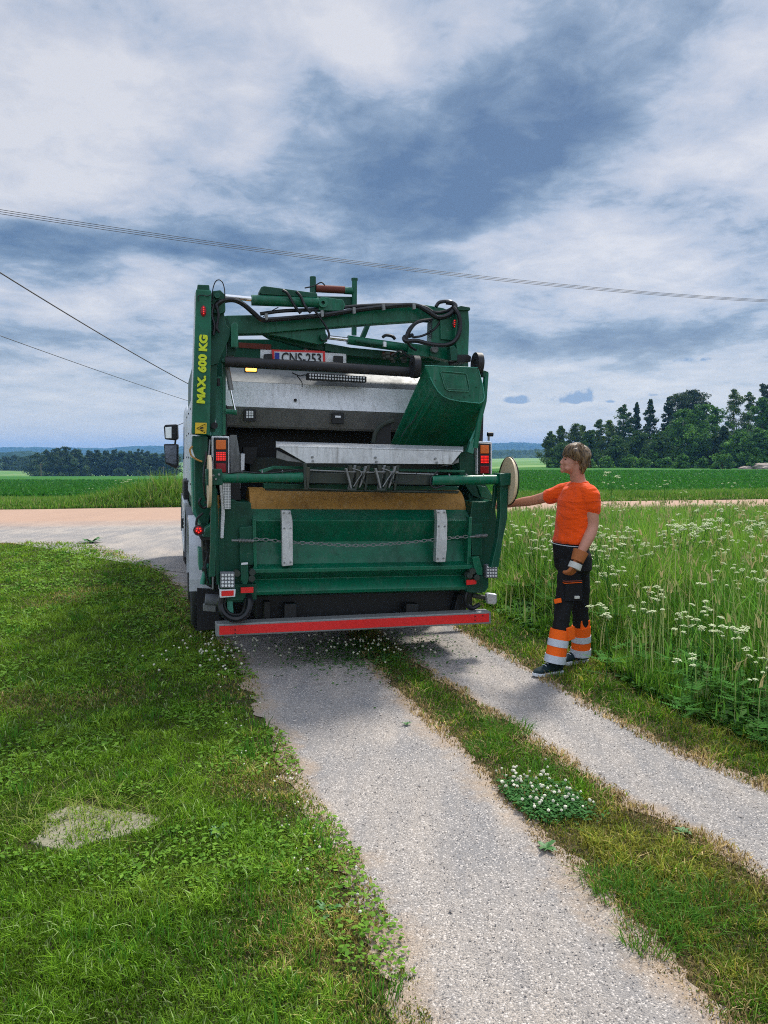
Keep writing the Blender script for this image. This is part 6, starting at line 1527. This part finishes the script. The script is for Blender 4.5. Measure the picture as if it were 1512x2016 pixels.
# right wood: (px, top py, width px, Y, kind, label bits)
RT = [(1085,850,34,150,'birch',0),(1105,840,24,150,'birch',1),(1133,836,36,152,'birch',2),(1148,838,26,156,'birch',3),(1162,848,40,140,'leafy',4),(1180,826,36,150,'birch',5),(1199,826,34,152,'birch',6),(1215,860,56,135,'leafy',7),
 (1229,797,54,158,'leafy',8),(1254,793,40,160,'spruce',9),(1281,787,52,155,'spruce',10),(1256,850,60,135,'leafy',11),(1317,782,50,160,'spruce',12),(1344,777,56,156,'pine',13),(1366,771,56,158,'pine',14),(1346,806,80,132,'leafy',15),
 (1384,800,74,134,'leafy',16),(1408,803,60,138,'leafy',17),(1446,769,62,150,'birch',18),(1476,771,50,150,'birch',19),(1503,780,60,140,'leafy',20),(1494,846,70,122,'leafy',21),(1300,850,60,130,'leafy',22),(1425,840,66,130,'spruce',23),(1548,770,80,140,'leafy',24),(1600,790,90,138,'leafy',25),(1512,758,40,150,'pine',26),(1110,875,60,132,'leafy',27),(1330,860,70,140,'spruce',28),(1456,850,70,126,'leafy',29)]
LABK = ['slender birch with airy crown at the left end of the right-hand wood','thin birch second from the left end of the wood','birch above the worker\'s head in the wood edge','narrow birch just right of the worker\'s head','rounded leafy tree low between birches right of the worker','pale-topped birch, left one of a matching pair','pale-topped birch, right one of a matching pair','wide low leafy tree under the paired birches',
 'tall ragged leafy tree left of the two dark spruces','dark spruce beside the tall ragged leafy tree','tallest pointed spruce left of the sky gap','broad dark leafy tree below the pointed spruces','dark spruce just right of the sky gap','dark pine left of the highest crown','highest flat-topped pine of the wood','bright leafy tree with pale trunks in front of the pines',
 'bright leafy tree right of the pale trunks','rounded bright tree left of the tall birches','tall airy birch towering over the rock outcrop','tall airy birch next to the right frame edge','full leafy tree at the right frame edge','rounded low tree above the rocks at the right','dark low tree below the sky gap','dark spruce low under the tall birch','leafy tree just beyond the right frame','spreading leafy tree beyond the right frame','pine top cut by the right frame edge','low leafy tree directly behind the worker\'s head','dark low spruce under the pines','low dark leafy tree left of the rocks']
for (px, py, wp, Y, kd, li) in RT:
    base = float(terrain_z((px-756)/1514*Y, Y)); top = Wp(px, py, Y); H = top.z-base
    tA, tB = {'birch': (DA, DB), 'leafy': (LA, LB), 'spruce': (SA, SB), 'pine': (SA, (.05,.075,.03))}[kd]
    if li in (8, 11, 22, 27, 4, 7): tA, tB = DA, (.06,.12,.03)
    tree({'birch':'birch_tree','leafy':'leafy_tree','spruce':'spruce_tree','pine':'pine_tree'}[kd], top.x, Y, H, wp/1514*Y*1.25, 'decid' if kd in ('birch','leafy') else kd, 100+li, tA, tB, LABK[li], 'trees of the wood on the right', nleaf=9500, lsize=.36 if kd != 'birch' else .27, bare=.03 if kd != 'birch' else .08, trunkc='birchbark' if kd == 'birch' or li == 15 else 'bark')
for j, (px, py, wp, Y, lb) in enumerate([(1345,893,34,118,'leafy shrub at the foot of the pale trunks'),(1290,890,40,128,'round grey-green shrub below the sky gap'),(1240,895,36,128,'low shrub under the paired birches'),(1425,887,44,112,'bright shrub left of the rock outcrop'),(1480,895,22,112,'small shrub between the rocks'),(1195,898,34,128,'dark shrub right of the worker\'s shoulder'),(1155,900,34,128,'dark shrub behind the worker\'s neck'),(1090,902,30,130,'low shrub at the left tip of the wood'),(1385,900,30,120,'small dark shrub in the wood edge'),(1315,900,30,122,'small shrub left of the pale trunks'),(1265,900,34,124,'squat shrub in the middle of the wood edge')]):
    top = Wp(px, py, Y); base = float(terrain_z(top.x, Y)); tree('shrub', top.x, Y, top.z-base, wp/1514*Y, 'bush', 300+j, LA, LB, lb, 'shrubs along the right-hand wood', nleaf=1600, lsize=.34)
# left copses
LT = [(73,893,26,290),(92,887,30,285),(112,882,32,285),(130,881,34,290),(150,885,30,285),(105,893,34,270),(135,895,34,270),(158,893,22,275),(176,888,24,300),(192,886,24,300),(208,888,26,300),(224,887,24,302),(240,889,26,300),(256,890,24,300),(272,886,26,300),(290,891,24,300),(306,893,22,302),(322,895,20,302),(340,893,30,305),(10,899,30,420),(30,897,34,420),(48,900,28,410),(60,897,30,400)]
LABL = ['leftmost rounded tree of the left copse','full tree near the left end of the left copse','domed crown left of the copse centre','highest domed crown of the left copse','domed crown at the right end of the left copse','low front tree on the left side of the copse','low front tree in the middle of the copse','small tree closing the right end of the left copse','first tree right of the gap between the copses','second tree right of the gap between the copses','third tree right of the gap between the copses','full crown left of the middle of the tree row','crown in the middle of the tree row','crown just right of the middle of the tree row','highest crown of the tree row','crown right of the row\'s highest tree','low tree left of the truck mirror','low tree hidden partly by the truck mirror','tree behind the truck mirror','far small tree at the left frame edge','far small tree second from the left frame edge','far small tree left of the copse','far tree touching the copse on its left']
for j, (px, py, wp, Y) in enumerate(LT):
    top = Wp(px, py, Y); base = float(terrain_z(top.x, Y))
    tree('leafy_tree', top.x, Y, top.z-base, wp/1514*Y*1.9, 'decid', 400+j, (.016,.034,.014), (.05,.085,.03), LABL[j], 'trees of the copses beyond the left field', nleaf=4200, lsize=.60, bare=.0 if j < 8 else .06)
for j, (px, py, wp, Y, lb) in enumerate([(75,926,30,262,'dark shrub at the foot of the left copse'),(97,929,16,262,'small shrub right of the dark shrub by the left copse'),(118,930,16,262,'lone round shrub on the field edge'),(235,920,26,290,'pale shrub under the tree row'),(270,924,18,290,'small shrub under the highest crown of the row')]):
    top = Wp(px, py, Y); base = float(terrain_z(top.x, Y)); tree('shrub', top.x, Y, max(1.2, top.z-base), wp/1514*Y, 'bush', 500+j, DA, (.06,.10,.035), lb, 'shrubs by the left copses', nleaf=900, lsize=.5)
# rock outcrop at the right wood edge
def rock(px, py, wp, hp, Y, lab, seed):
    r = random.Random(seed); c = Wp(px, py, Y); s = wp/1514*Y; hgt = hp/1514*Y
    me = bmesh.new(); bmesh.ops.create_icosphere(me, subdivisions=4, radius=1)
    for v in me.verts:
        n_ = float(fnoise(v.co.x*2+seed, v.co.y*2+v.co.z, 1.5, 4)); v.co *= .75+.55*n_; v.co.x *= s*.5; v.co.y *= s*.35; v.co.z *= hgt*.6
    m = bpy.data.meshes.new('rock'); me.to_mesh(m); me.free(); m.materials.append(MAT['rock'])
    o = bpy.data.objects.new('rock', m); col.objects.link(o); o.location = (c.x, Y, float(terrain_z(c.x, Y))+hgt*.25); tag(o, lab, 'rock', 'bare rocks by the wood')
rock(1503, 906, 52, 16, 112, 'large pinkish bare rock at the right frame edge', 1); rock(1470, 911, 30, 9, 112, 'low flat rock left of the large bare rock', 2)
rock(1302, 890, 46, 22, 140, 'pale rock face glimpsed between trees below the sky gap', 3); rock(1238, 905, 26, 14, 134, 'small grey rock in the wood shade', 4)
